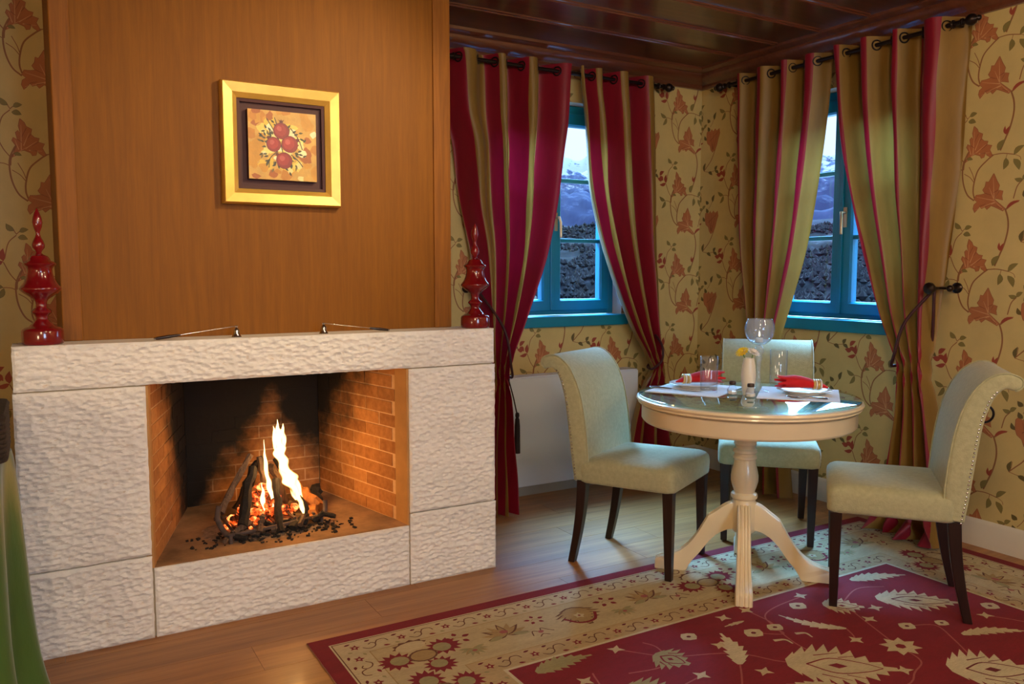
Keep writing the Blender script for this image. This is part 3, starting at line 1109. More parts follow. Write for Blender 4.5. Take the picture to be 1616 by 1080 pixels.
def brick_wall(p, r, mat, mort, zt):
    p, r = Vector((p[0], p[1], 0)), Vector((r[0], r[1], 0))
    d = r - p
    L = d.length
    ang = math.atan2(d.y, d.x)
    # the cavity lies to the right of p->r
    MB().box(0, L, 0.0022, 0.03, OZ0, zt).build('mortar_bed', mort, fp, 0, loc=p, rot=(0, 0, ang))
    bl = 0.205
    full = MB().box(0, bl, 0, 0.024, 0, BH).mesh('brick', mat, 0)
    z, k = OZ0 + 0.004, 0
    while z + BH < zt:
        s = 0.003 - (k % 2) * bl * 0.5
        while s < L - 0.01:
            a, b = max(s, 0.002), min(s + bl, L - 0.002)
            if b - a > 0.02:
                me = full if abs((b - a) - bl) < 1e-4 else MB().box(0, b - a, 0, 0.024, 0, BH).mesh('brick', mat, 0)
                off = brnd.uniform(-0.0018, 0.0018)
                o = put('brick', me, fp, loc=p + d.normalized() * a + Vector((-math.sin(ang), math.cos(ang), 0)) * off + Vector((0, 0, z)), rot=(0, 0, ang))
            s += bl + BJ
        z += BH + BJ
        k += 1


ZT = 1.0
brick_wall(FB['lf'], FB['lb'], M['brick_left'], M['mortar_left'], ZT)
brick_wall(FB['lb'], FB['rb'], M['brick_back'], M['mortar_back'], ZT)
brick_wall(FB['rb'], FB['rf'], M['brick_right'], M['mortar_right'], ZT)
sm = MB().box(OX0, OX1, SY + 0.045, 3.86, ZT, ZT + 0.03).box(OX0 - 0.03, OX1 + 0.03, SY + 0.045, SY + 0.06, OZ1 + 0.005, ZT)
sm.build('smoke_hood', M['soot'], fp, 0)
MB().box(OX0 - 0.03, OX1 + 0.03, 3.836, 3.86, 0.1, ZT + 0.03).box(OX0 - 0.06, OX0 - 0.03, SY, 3.86, 0.1, ZT + 0.03).box(OX1 + 0.03, OX1 + 0.06, SY, 3.86, 0.1, ZT + 0.03).build('outer_lining', M['soot'], fp, 0)

# ------------------------------------------------------------------ the land outside


def land(name, r0, r1, hf, mat, na=150, nr=26, a0=-8, a1=88):
    vs, fs = [], []
    for i in range(nr + 1):
        r = r0 + (r1 - r0) * i / nr
        for j in range(na + 1):
            a = math.radians(a0 + (a1 - a0) * j / na)
            x, y_ = r * math.sin(a), r * math.cos(a)
            vs.append((x, y_, hf(i / nr, x, y_, a)))
    for i in range(nr):
        for j in range(na):
            k_ = i * (na + 1) + j
            fs.append((k_, k_ + 1, k_ + na + 2, k_ + na + 1))
    o = MB().add(vs, fs).build(name, mat, None, 180)
    return is_struct(o)


def fb(x, y_, s, o=5):
    return noise.fractal(Vector((x * s, y_ * s, 3.7)), 1.0, 2.0, o)


def land_mat(name, stops, scale, zscale=1.0, bias=None):
    m, nt, b, _ = new_mat(name)
    v = coords(nt, 'Position', (1, 1, zscale))
    n = tex(nt, v, scale, 8, 0.62)
    if bias:
        g = N(nt, 'ShaderNodeNewGeometry')
        s_ = N(nt, 'ShaderNodeSeparateXYZ')
        link(nt, g.outputs['Position'], s_.inputs[0])
        n = mth(nt, 'ADD', n, mth(nt, 'MULTIPLY', mth(nt, 'SUBTRACT', s_.outputs['Z'], bias[0]), bias[1]))
    link(nt, ramp(nt, n, stops), b.inputs['Base Color'])
    b.inputs['Roughness'].default_value = 1.0
    b.inputs['Specular IOR Level'].default_value = 0.1
    return m


M['snow_rock'] = land_mat('snowy_rock', [(0.44, lin(62, 74, 116)), (0.54, lin(98, 112, 156)), (0.60, lin(186, 196, 214))], 0.16, 1.5, (40, 0.009))  # bluish distance haze is put into these rock and snow colours
M['hill'] = land_mat('dark_hill', [(0.40, lin(34, 42, 66)), (0.60, lin(58, 66, 92))], 0.2)
M['slope'] = land_mat('wooded_slope', [(0.35, lin(18, 22, 32)), (0.58, lin(36, 42, 58)), (0.74, lin(78, 86, 106))], 0.35)
land('mountain', 250, 420, lambda t, x, y_, a: 8 + 50 * t ** 0.9 + 9 * t * fb(x, y_, 0.012) + 7 * noise.ridged_multi_fractal(Vector((x * 0.035, y_ * 0.035, 1.0)), 1.0, 2.1, 6, 0.9, 2.0) - 6, M['snow_rock'], 330, 70)
land('hill', 165, 240, lambda t, x, y_, a: -2 + 17 * math.sin(min(1, t * 1.15) * PI / 2) + 2.2 * fb(x, y_, 0.02) + 0.8 * fb(x, y_, 0.12), M['hill'], 160, 20)
slope_h = lambda t, x, y_, a: -9 + 19 * t + 1.0 * fb(x, y_, 0.05) + 0.8 * fb(x, y_, 0.25)
land('hillside', 40, 165, slope_h, M['slope'], 200, 60)
# forest on the near slope: thousands of crowns, past counting
fr_ = random.Random(9)
mbf = MB()
for i in range(15000):
    r = 76 + 88 * fr_.random() ** 0.8
    a = math.radians(fr_.uniform(20, 76))
    x, y_ = r * math.sin(a), r * math.cos(a)
    z = slope_h((r - 40) / 125, x, y_, a)
    if fb(x, y_, 0.09) < -0.28:
        continue
    h, rr = fr_.uniform(0.45, 0.9), fr_.uniform(0.28, 0.55)
    vs = [(x + rr * math.cos(k * 1.2566 + i) * fr_.uniform(0.8, 1.1), y_ + rr * math.sin(k * 1.2566 + i), z + h * 0.35) for k in range(5)] + [(x, y_, z - 0.3), (x, y_, z + h)]
    mbf.add(vs, [(k, (k + 1) % 5, 6) for k in range(5)] + [((k + 1) % 5, k, 5) for k in range(5)])
M['forest'] = simple('forest_crowns', lin(32, 38, 54), 1.0, 0, 0.45, 0.6, kind='Position')
stuff(mbf.build('forest', M['forest'], None, 0))

# slate roof of the next house below the back window, snow lying along its courses
nr_ = struct('roof', (4.3, 9.2, 0.02), 0)
M['slate'] = simple('dark_slate', lin(38, 40, 50), 0.7, 0, 0.4, 3)
M['snow'] = simple('roof_snow', lin(200, 208, 224), 0.9, 0, 0.04, 10)
sl_rng = random.Random(4)
rp = 0.52
for j in range(9):
    u = j * 0.36
    yb, zb = u * math.cos(rp), u * math.sin(rp) * 0.62
    MB().box(-2.2, 2.6, yb, yb + 0.15, zb + 0.03, zb + 0.075).build('snow_strip', M['snow'], nr_, 0)
    x = -2.2 + (j % 2) * 0.2
    while x < 2.5:
        wd_ = sl_rng.uniform(0.3, 0.55)
        yo = sl_rng.uniform(-0.05, 0.05)
        MB().add([(x, yb + 0.09 + yo, zb + 0.05), (x + wd_ - 0.02, yb + 0.09 + yo + sl_rng.uniform(-0.03, 0.03), zb + 0.05), (x + wd_ - 0.02, yb + 0.42, zb + 0.20), (x, yb + 0.42, zb + 0.20),
                  (x, yb + 0.09 + yo, zb + 0.09), (x + wd_ - 0.02, yb + 0.09 + yo, zb + 0.09), (x + wd_ - 0.02, yb + 0.42, zb + 0.24), (x, yb + 0.42, zb + 0.24)],
                 [(0, 3, 2, 1), (4, 5, 6, 7), (0, 1, 5, 4), (1, 2, 6, 5), (2, 3, 7, 6), (3, 0, 4, 7)]).build('slate', M['slate'], nr_, 0)
        x += wd_
MB().box(-2.3, 2.7, -0.1, 3.3, -2.4, -0.02).build('house_body', M['plinth'], nr_, 0)

# ------------------------------------------------------------------ curtains, rods, tiebacks
def interp_rows(rows, z):
    zs = np.array([r[0] for r in rows])[::-1]
    out = []
    for c in (1, 2, 3):
        vs = np.array([r[c] for r in rows])[::-1]
        # monotone cubic (Fritsch-Carlson) so that edges run in smooth curves
        h = np.diff(zs)
        d = np.diff(vs) / h
        m = np.zeros(len(zs))
        m[1:-1] = np.where(d[:-1] * d[1:] > 0, 2 * d[:-1] * d[1:] / (d[:-1] + d[1:] + 1e-12), 0)
        m[0], m[-1] = d[0], d[-1]
        i = int(np.clip(np.searchsorted(zs, z) - 1, 0, len(h) - 1))
        t = (z - zs[i]) / h[i]
        out.append((2 * t ** 3 - 3 * t ** 2 + 1) * vs[i] + (t ** 3 - 2 * t ** 2 + t) * h[i] * m[i] + (-2 * t ** 3 + 3 * t ** 2) * vs[i + 1] + (t ** 3 - t ** 2) * h[i] * m[i + 1])
    return out


ROD_Z, ROD_D = 2.448, 0.10


def curtain(name, label, root_loc, rz, rows, knots, tie_z, seed, crim=(0.42,), puddle=0.0, zbot=0.012):
    """local frame: x along the wall, -y into the room"""
    t = thing(name, label, 'curtain', root_loc, rz, 'eyelet curtains at the two corner windows')
    us = np.array([k[0] for k in knots])
    ps = np.array([k[1] for k in knots])
    nu, nv = 190, 110
    ztop = 2.492
    P = np.zeros((nv + 1, nu + 1, 3))
    U = np.linspace(0, 1, nu + 1)
    ph = np.interp(U, us, ps)
    rng = np.random.RandomState(seed)
    amp_f = 1 + 0.25 * np.sin(ph * 2.1 + rng.rand() * 6)
    # rows finer near the tie
    for i in range(nv + 1):
        v = i / nv
        z = ztop + (zbot - ztop) * v
        L, R, d = interp_rows(rows, max(z, rows[-1][0] + 1e-4))
        wv = (R - L)
        pitch = wv / (ps[-1] - ps[0])
        tie = math.exp(-((z - tie_z) / 0.10) ** 2)
        a = min(0.060, 0.20 * pitch + 0.026) * (1 - 0.25 * tie)
        down = max(0.0, (ztop - z) / ztop)
        wob = 0.05 * math.sin(z * 5 + seed) * down + 0.03 * math.sin(z * 11 + seed * 2)
        pp = ph + wob * np.sin(ph * 1.7 + seed)
        s = L + wv * U
        # folds lean: crests pulled sideways a little further down the cloth
        s = s + 0.28 * pitch * np.sin(2 * PI * pp) * 0.35 * (0.4 + down)
        dd = d - a * amp_f * (np.cos(2 * PI * pp) + 0.22 * np.cos(4 * PI * pp) + 0.06)
        # small cross creases near the tie
        dd = dd + 0.010 * tie * np.sin(ph * 17 + z * 60)
        if puddle and z < 0.30:
            k = (0.30 - z) / 0.30
            dd = dd + puddle * k * k * (0.7 + 0.5 * np.sin(ph * 4.3 + seed)) + 0.02 * k * np.sin(ph * 13 + z * 40)
            s = s + 0.03 * k * np.sin(ph * 7 + z * 30)
        P[i, :, 0] = s
        P[i, :, 1] = -np.maximum(dd, 0.012)
        P[i, :, 2] = z
    vs = P.reshape(-1, 3)
    fs, mi = [], []
    frac = (ph[:-1] + ph[1:]) / 2 % 1.0
    cf = np.array(crim)[np.minimum(((ph[:-1] + ph[1:]) / 2).astype(int), len(crim) - 1)]
    stripe = np.where((frac > 0.02) & (frac < cf), 0, 1)
    w_ = nu + 1
    for i in range(nv):
        for j in range(nu):
            fs.append((i * w_ + j, i * w_ + j + 1, (i + 1) * w_ + j + 1, (i + 1) * w_ + j))
            mi.append(int(stripe[j]))
    m = MB()
    m.add(vs.tolist(), fs)
    m.m = mi
    m.build('cloth', [M['crimson'], M['olive']], t, 180)
    # eyelets where the cloth crosses the rod
    i = int(round((ztop - ROD_Z) / (ztop - zbot) * nv))
    row = P[i]
    rg = MB().torus((0, 0, 0), 0.024, 0.0045, 'X', 20, 6).mesh('eyelet', M['bronze'])
    for j in range(nu):
        if (row[j, 1] + ROD_D) * (row[j + 1, 1] + ROD_D) < 0:
            dx = row[j + 1, 0] - row[j, 0]
            dy = row[j + 1, 1] - row[j, 1]
            put('eyelet', rg, t, loc=(row[j, 0], -ROD_D, ROD_Z), rot=(0, 0, math.atan2(dy, dx) - PI / 2))
    return t


CL1 = [(2.503, 1.909, 2.703, .1), (2.47, 1.927, 2.699, .1), (2.178, 1.951, 2.683, .1), (2.005, 1.995, 2.654, .1), (1.689, 2.031, 2.605, .11), (1.406, 2.085, 2.528, .13), (1.054, 2.117, 2.377, .17), (0.811, 2.132, 2.261, .2), (0.714, 2.138, 2.234, .21), (0.572, 2.094, 2.237, .24), (0.373, 2.035, 2.22, .29), (0.184, 1.978, 2.2, .36), (-0.031, 1.927, 2.164, .44)]
CL2 = [(2.511, 2.766, 3.383, .1), (2.364, 2.78, 3.391, .1), (2.253, 2.799, 3.398, .1), (1.877, 2.834, 3.411, .1), (1.571, 2.899, 3.409, .11), (1.261, 3.006, 3.404, .13), (0.946, 3.155, 3.398, .15), (0.765, 3.27, 3.398, .16), (0.706, 3.293, 3.396, .17), (0.593, 3.2, 3.393, .2), (0.319, 3.095, 3.434, .22), (0.06, 3.042, 3.5, .23), (-0.119, 2.988, 3.549, .24)]
CR1 = [(2.505, 0.384, 1.052, .1), (2.319, 0.395, 1.045, .1), (2.033, 0.404, 1.018, .1), (1.669, 0.437, 0.976, .11), (1.411, 0.471, 0.936, .12), (1.152, 0.54, 0.878, .14), (0.929, 0.603, 0.825, .16), (0.761, 0.638, 0.793, .17), (0.598, 0.642, 0.859, .19), (0.375, 0.609, 0.921, .2), (-0.05, 0.567, 0.977, .2)]
CR2 = [(2.505, 1.073, 1.802, .1), (2.372, 1.087, 1.801, .1), (2.185, 1.111, 1.791, .1), (1.869, 1.169, 1.786, .1), (1.615, 1.25, 1.773, .11), (1.331, 1.362, 1.764, .13), (1.083, 1.468, 1.753, .15), (0.915, 1.564, 1.754, .17), (0.84, 1.605, 1.757, .18), (0.658, 1.607, 1.798, .19), (0.413, 1.583, 1.856, .2), (0.225, 1.55, 1.892, .2), (-0.05, 1.511, 1.924, .2)]
curtain('curtain', 'crimson and olive curtain falling behind the end of the fireplace', (0, YB, 0), 0, CL1, [(0, 0.0), (.32, 1), (.53, 2), (.81, 3), (1, 3.5)], 0.72, 1, (0.34, 0.30, 0.33, 0.6))
curtain('curtain', 'mostly crimson curtain gathered beside the papered corner, behind the chair near the radiator', (0, YB, 0), 0, CL2, [(0, .3), (.1, 1), (.34, 2), (.67, 3), (1, 4)], 0.70, 2, (0.30, 0.30, 0.32, 0.40))
curtain('curtain', 'olive curtain with thin crimson bands, behind the glass candle holder', (XR, YB, 0), SW, CR1, [(0, 0), (.19, 1), (.52, 2), (.74, 3), (1, 4)], 0.75, 3, (0.58, 0.55, 0.66, 0.70))
curtain('curtain', 'wide olive curtain with crimson stripes tied to a wall knob, puddling on the rug', (XR, YB, 0), SW, CR2, [(0, 0), (.21, 1), (.46, 2), (.66, 3), (1, 4)], 0.83, 4, (0.64, 0.62, 0.66, 0.70), 0.09, 0.02)


def rod(label, root, rz, s0, s1):
    t = thing('curtain_rod', label, 'curtain rod', root, rz, 'curtain rods above the windows')
    MB().tube([(s0, -ROD_D, ROD_Z), (s1, -ROD_D, ROD_Z)], 0.011, 14).build('pole', M['bronze'], t, 40)
    for s, sg in ((s0, -1), (s1, 1)):
        prof = [(0.011, 0), (0.017, 0.004), (0.017, 0.012), (0.011, 0.016), (0.010, 0.024), (0.019, 0.030), (0.026, 0.042), (0.027, 0.054), (0.020, 0.068), (0.012, 0.074), (0.010, 0.078), (0.014, 0.084), (0.009, 0.092), (0.001, 0.095)]
        rings = [[(s + sg * z, -ROD_D + r * math.cos(k * PI / 8), ROD_Z + r * math.sin(k * PI / 8)) for k in range(16)] for r, z in prof]
        MB().loft(rings).build('finial', M['bronze'], t, 40)
    for s in (s0 + 0.035, s1 - 0.035):
        MB().tube([(s, 0, ROD_Z), (s, -ROD_D + 0.012, ROD_Z)], 0.008, 8).torus((s, -ROD_D, ROD_Z), 0.015, 0.005, 'X', 14, 6).build('bracket', M['bronze'], t, 40)
        MB().lathe([(0.001, -0.001), (0.03, -0.001), (0.03, 0.008), (0.024, 0.012), (0.001, 0.012)], 16).xf(Matrix.Translation((s, 0, ROD_Z)) @ Matrix.Rotation(PI / 2, 4, 'X')).build('wall_plate', M['bronze'], t, 40)
    return t


rod('dark bronze curtain rod above the window by the fireplace', (0, YB, 0), 0, 1.93, 3.41)
rod('dark bronze curtain rod above the window behind the dining table', (XR, YB, 0), SW, 0.31, 1.80)


def holdback(label, root, rz, s, z, k=0.0):
    t = thing('tieback_hook', label, 'hook', root, rz, 'wall knobs for the curtain tiebacks')
    MB().lathe([(0.001, 0), (0.026, 0), (0.026, 0.006), (0.018, 0.012), (0.008, 0.016), (0.008, k + 0.075), (0.014, k + 0.08), (0.024, k + 0.088), (0.029, k + 0.10), (0.026, k + 0.112), (0.014, k + 0.12), (0.001, k + 0.122)], 18).xf(Matrix.Translation((s, 0, z)) @ Matrix.Rotation(PI / 2, 4, 'X')).build('knob', M['bronze'], t, 40)
    MB().tube([(s, -k - 0.03, z), (s + 0.03, -k - 0.033, z), (s + 0.05, -k - 0.035, z)], 0.006, 8).sphere((s + 0.058, -k - 0.035, z), 0.016, 12, 8).build('side_knob', M['bronze'], t, 60)
    return t


def tieback(label, root, rz, hook, tie, w_, tassel=None, sag=0.10):
    """cord loop from a wall knob around the gathered cloth"""
    t = thing('curtain_tieback', label, 'tieback', root, rz, 'cord tiebacks of the curtains')
    hx, hd, hz = hook
    tx, td, tz = tie
    a, b = w_ / 2 + 0.012, 0.075
    sg = 1 if hx > tx else -1
    far = tx - sg * a
    mid = ((hx + far) / 2, (hz + tz) / 2)
    front = [(hx, -hd, hz), (mid[0] - sg * 0.01, -td - b + 0.012, mid[1] + 0.03), (tx - sg * a * 0.5, -td - b, tz + 0.06), (far, -td - b * 0.4, tz + 0.005), (far, -td, tz)]
    back = [(far, -td, tz), (tx - sg * a * 0.5, -td + b * 0.8, tz + 0.01), (tx + sg * a * 0.5, -max(0.03, td - b), tz + 0.08), (hx, -hd + 0.008, hz)]
    MB().tube([tuple(p) for p in crom(front, 8)], 0.0075, 8).build('cord', M['rope'], t, 180)
    MB().tube([tuple(p) for p in crom(back, 8)], 0.0075, 8).build('cord', M['rope'], t, 180)
    if tassel:
        x, d, z0, z1 = tassel
        MB().tube([(tx - sg * a * 0.2, -td - b, tz), ((tx + x) / 2, -td - b - 0.01, (tz + z0) / 2), (x, -d, z0)], 0.004, 6).build('tassel_cord', M['darkcord'], t, 180)
        MB().lathe([(0.001, 0.02), (0.010, 0.015), (0.012, 0.0), (0.008, -0.012), (0.012, -0.02), (0.015, -0.06), (0.017, z1 - z0), (0.001, z1 - z0 - 0.004)], 14, (x, -d, z0)).build('tassel', M['darkcord'], t, 60)
    return t


holdback('dark wall knob with a tieback cord between the fireplace finial and the curtain', (0, YB, 0), 0, 2.085, 1.21, 0.05)
holdback('dark wall knob with a tieback cord on the papered wall above the sage chair', (XR, YB, 0), SW, 1.782, 1.225, 0.12)
tieback('dark cord and tassel around the curtain at the end of the fireplace', (0, YB, 0), 0, (2.085, 0.13, 1.21), (2.185, 0.21, 0.72), 0.10, (2.262, 0.27, 0.51, -0.20 + 0.50), )
tieback('dark cord around the crimson curtain nearest the papered corner', (0, YB, 0), 0, (3.375, 0.05, 0.95), (3.345, 0.17, 0.70), 0.10)
tieback('dark cord around the olive curtain behind the dining table', (XR, YB, 0), SW, (0.64, 0.05, 1.0), (0.715, 0.17, 0.76), 0.15)
tieback('dark red cord slung from the wall knob around the wide olive curtain', (XR, YB, 0), SW, (1.782, 0.19, 1.218), (1.68, 0.18, 0.84), 0.15)

# ------------------------------------------------------------------ radiator under the back window
t = thing('radiator', 'flat white radiator panel with a grey foot strip below the window', 'radiator', (2.71, 3.98, 0))
MB().box(-0.46, 0.52, 0.0, 0.085, 0.055, 0.693).build('front_panel', M['radiator'], t, 0, bevel=0.004)
MB().box(-0.46, 0.52, 0.012, 0.11, 0.0, 0.053).build('foot_strip', M['plinth'], t, 0)
MB().box(-0.455, 0.515, 0.006, 0.112, 0.6935, 0.699).build('top_grille', M['radiator'], t, 0)


# ------------------------------------------------------------------ dining chairs
def rrect(hx, hy, r, z, cx=0.0, n=4):
    r = max(0.002, min(r, hx - 0.001, hy - 0.001))
    out = []
    for (sx, sy, a0) in ((1, 1, 0), (-1, 1, PI / 2), (-1, -1, PI), (1, -1, 3 * PI / 2)):
        for k in range(n + 1):
            a = a0 + PI / 2 * k / n
            out.append((cx + sx * (hx - r) + r * math.cos(a), sy * (hy - r) + r * math.sin(a), z))
    return out


def make_chair(label):
    t = thing('dining_chair', label, 'chair', (0, 0, 0), 0, 'sage upholstered chairs around the table')
    rings = []
    for z, ins in ((0.376, 0.010), (0.382, 0.002), (0.392, 0.0), (0.44, -0.002), (0.462, 0.001), (0.474, 0.009), (0.483, 0.022), (0.488, 0.042), (0.491, 0.09), (0.493, 0.15)):
        rings.append(rrect(0.222 - ins, 0.232 - ins, 0.032, z, 0.004))
    MB().loft(rings).build('seat', M['chair'], t, 180)
    path = crom([(-0.205, 0.385, .036), (-0.212, 0.47, .041), (-0.220, 0.56, .043), (-0.230, 0.65, .043), (-0.244, 0.74, .041), (-0.262, 0.805, .038), (-0.288, 0.862, .034), (-0.322, 0.898, .030), (-0.352, 0.908, .028), (-0.376, 0.902, .027)], 4)
    fr_, rr_ = [], []
    for i, p in enumerate(path):
        a, b = path[max(0, i - 1)], path[min(len(path) - 1, i + 1)]
        tx, tz = b[0] - a[0], b[1] - a[1]
        l = math.hypot(tx, tz)
        nx, nz = tz / l, -tx / l
        fr_.append((p[0] + nx * p[2], p[1] + nz * p[2]))
        rr_.append((p[0] - nx * p[2], p[1] - nz * p[2]))
    tip = path[-1]
    dx, dz = (path[-1] - path[-2])[:2] / np.linalg.norm((path[-1] - path[-2])[:2])
    nx, nz = dz, -dx
    end = [(tip[0] + tip[2] * (nx * math.cos(k) + dx * math.sin(k)), tip[1] + tip[2] * (nz * math.cos(k) + dz * math.sin(k))) for k in np.linspace(0, PI, 9)[1:-1]]
    prof = fr_ + end + rr_[::-1]
    A = np.array(prof)
    cen = lambda k: A
    # outward normals of the closed profile for insetting its sides
    nn = np.roll(A, -1, 0) - np.roll(A, 1, 0)
    nrm = np.stack([nn[:, 1], -nn[:, 0]], 1)
    nrm /= np.linalg.norm(nrm, axis=1)[:, None] + 1e-9
    if ((A[len(fr_) // 2] - A.mean(0)) * nrm[len(fr_) // 2]).sum() < 0:
        nrm = -nrm
    rings = []
    for yk, ins in ((-0.2285, 0.014), (-0.227, 0.006), (-0.223, 0.001), (-0.217, 0.0), (0.217, 0.0), (0.223, 0.001), (0.227, 0.006), (0.2285, 0.014)):
        B = A - nrm * ins
        rings.append([(x, yk, z) for x, z in B])
    br = MB().loft(rings).build('backrest', M['chair'], t, 50)
    # welt along the side edges, and nail heads along the rear edge
    for sg in (-1, 1):
        pts = [(x, sg * 0.224, z) for x, z in (A + nrm * 0.0005)[:len(fr_) + 7]]
        MB().tube(pts, 0.0035, 6).build('welt', M['chair'], t, 180)
    nl = MB()
    rear = crom([(x, z) for x, z in rr_[:int(len(rr_) * 0.80)]], 3)
    acc, last = 0, None
    for p in rear:
        if last is None or math.hypot(p[0] - last[0], p[1] - last[1]) > 0.0125:
            for sg in (-1, 1):
                nl.sphere((p[0] + 0.012, sg * 0.2285, p[1]), 0.0040, 6, 4, sc=(1, 0.5, 1))
            last = p
    stuff(nl.build('nailhead_trim', M['chrome'], t, 180))
    # pull ring on the back
    MB().torus((-0.322, 0, 0.755), 0.034, 0.0045, 'Y', 24, 8).build('pull_ring', M['iron'], t, 180)
    MB().lathe([(0.001, 0), (0.016, 0), (0.014, 0.006), (0.007, 0.01), (0.007, 0.022), (0.001, 0.024)], 14).xf(Matrix.Translation((-0.293, 0, 0.79)) @ Matrix.Rotation(-PI / 2, 4, 'Y')).build('ring_mount', M['iron'], t, 40)
    for sy in (-1, 1):
        sec = lambda x, y, z, h: [(x - h, y - h, z), (x + h, y - h, z), (x + h, y + h, z), (x - h, y + h, z)]
        MB().loft([sec(0.192, sy * 0.198, 0, 0.0145), sec(0.193, sy * 0.200, 0.38, 0.0225)]).build('leg', M['legwood'], t, 0, bevel=0.003)
        ctr = crom([(-0.272, 0.0), (-0.243, 0.13), (-0.222, 0.26), (-0.212, 0.38)], 4)
        MB().loft([sec(x, sy * 0.190, z, 0.0155 + 0.007 * z / 0.38) for x, z in ctr]).build('leg', M['legwood'], t, 30, bevel=0.003)
    return t


RUGZ = 0.007
ch = make_chair('sage chair beside the radiator, its back rolled towards the fireplace')
ch.location = (2.33, 2.805, 0.0042)
ch.rotation_euler = (0, -0.0155, math.atan2(-0.888, 0.46))
dup(ch, (2.90, 2.003, RUGZ), math.atan2(0.776, -0.63), 'sage chair with its side and nail studs shown, close to the patterned side wall')
dup(ch, (3.105, 2.813, 0.0 + RUGZ), math.atan2(-0.70, -0.71), 'sage chair facing us from behind the round table')

# ------------------------------------------------------------------ round pedestal table
TX, TY, TZ = 2.575, 2.452, 0.785
TR = 0.458
t = thing('pedestal_table', 'round cream pedestal table with four curved legs and a glass top', 'table', (TX, TY, RUGZ))
dz = -RUGZ
MB().lathe([(0.001, 0.742 + dz), (0.30, 0.742 + dz), (TR - 0.02, 0.742 + dz), (TR - 0.010, 0.745 + dz), (TR - 0.004, 0.751 + dz), (TR - 0.006, 0.756 + dz), (TR + 0.0, 0.760 + dz), (TR + 0.003, 0.766 + dz), (TR, 0.773 + dz), (TR - 0.008, 0.777 + dz), (0.001, 0.777 + dz)], 96).build('tabletop', M['cream'], t, 40)
MB().lathe([(0.36, 0.742 + dz), (0.36, 0.670 + dz), (TR - 0.030, 0.670 + dz), (TR - 0.024, 0.676 + dz), (TR - 0.020, 0.682 + dz), (TR - 0.020, 0.734 + dz), (TR - 0.016, 0.740 + dz), (TR - 0.014, 0.742 + dz)], 96, cap0=False, cap1=False).build('apron', M['cream'], t, 40)
m_ = thin_glass('table_top_glass', (0.86, 0.97, 0.93, 1), 0.22)
M['tglass'] = m_
MB().lathe([(0.001, 0.7772 + dz), (TR - 0.010, 0.7772 + dz), (TR - 0.007, 0.779 + dz), (TR - 0.007, 0.7835 + dz), (TR - 0.010, TZ + dz), (0.001, TZ + dz)], 96).build('glass_top', M['tglass'], t, 40)
PR = [(0.001, 0.671), (0.075, 0.671), (0.075, 0.655), (0.056, 0.648), (0.050, 0.62), (0.049, 0.600), (0.046, 0.585), (0.047, 0.574), (0.042, 0.568), (0.041, 0.556), (0.049, 0.549), (0.050, 0.540), (0.044, 0.534), (0.044, 0.526), (0.049, 0.521), (0.050, 0.514), (0.044, 0.508), (0.045, 0.49), (0.052, 0.465), (0.0575, 0.438), (0.057, 0.415), (0.050, 0.390), (0.044, 0.374), (0.043, 0.366), (0.054, 0.360), (0.056, 0.350), (0.054, 0.342), (0.048, 0.337), (0.048, 0.328), (0.052, 0.322), (0.052, 0.205), (0.046, 0.195), (0.001, 0.195)]
MB().lathe([(r, z + dz) for r, z in PR], 40).build('pedestal', M['cream'], t, 35)
LT = crom([(0.040, 0.318), (0.075, 0.305), (0.115, 0.275), (0.146, 0.252), (0.152, 0.244), (0.168, 0.215), (0.195, 0.168), (0.235, 0.115), (0.280, 0.078), (0.320, 0.060), (0.352, 0.052), (0.366, 0.046), (0.372, 0.036), (0.374, 0.0)], 3)
LB = crom([(0.040, 0.200), (0.058, 0.198), (0.080, 0.190), (0.105, 0.175), (0.118, 0.164), (0.140, 0.142), (0.160, 0.115), (0.185, 0.080), (0.210, 0.050), (0.226, 0.025), (0.236, 0.006), (0.250, 0.0005), (0.30, 0.0004), (0.36, 0.0)], 3)
prof_w = [(-0.5, 0.0), (-0.5, 0.35), (-0.44, 0.75), (-0.30, 0.85), (-0.26, 0.55), (-0.22, 0.9), (-0.07, 1.0), (-0.03, 0.6), (0.03, 0.6), (0.07, 1.0), (0.22, 0.9), (0.26, 0.55), (0.30, 0.85), (0.44, 0.75), (0.5, 0.35), (0.5, 0.0)]
for k in range(4):
    a = PI / 4 + k * PI / 2
    rings = []
    for p, b in zip(LT, LB):
        wd_ = 0.054 + 0.012 * max(0, (p[0] - 0.15) / 0.2)
        tx, tz = p[0] - b[0], p[1] - b[1]
        l = math.hypot(tx, tz)
        ring = []
        for (w1, h1) in prof_w:
            hh = l - 0.014 + 0.014 * h1 if h1 > 0 else 0.0
            if h1 == 0.35:
                hh = l - 0.012
            ring.append((b[0] + tx / l * hh, w1 * wd_, b[1] + tz / l * hh))
        rings.append(ring)
    MB().loft(rings).build('leg', M['cream'], t, 35, rot=(0, 0, a))

# ------------------------------------------------------------------ table setting
ZT_ = TZ + 0.0004


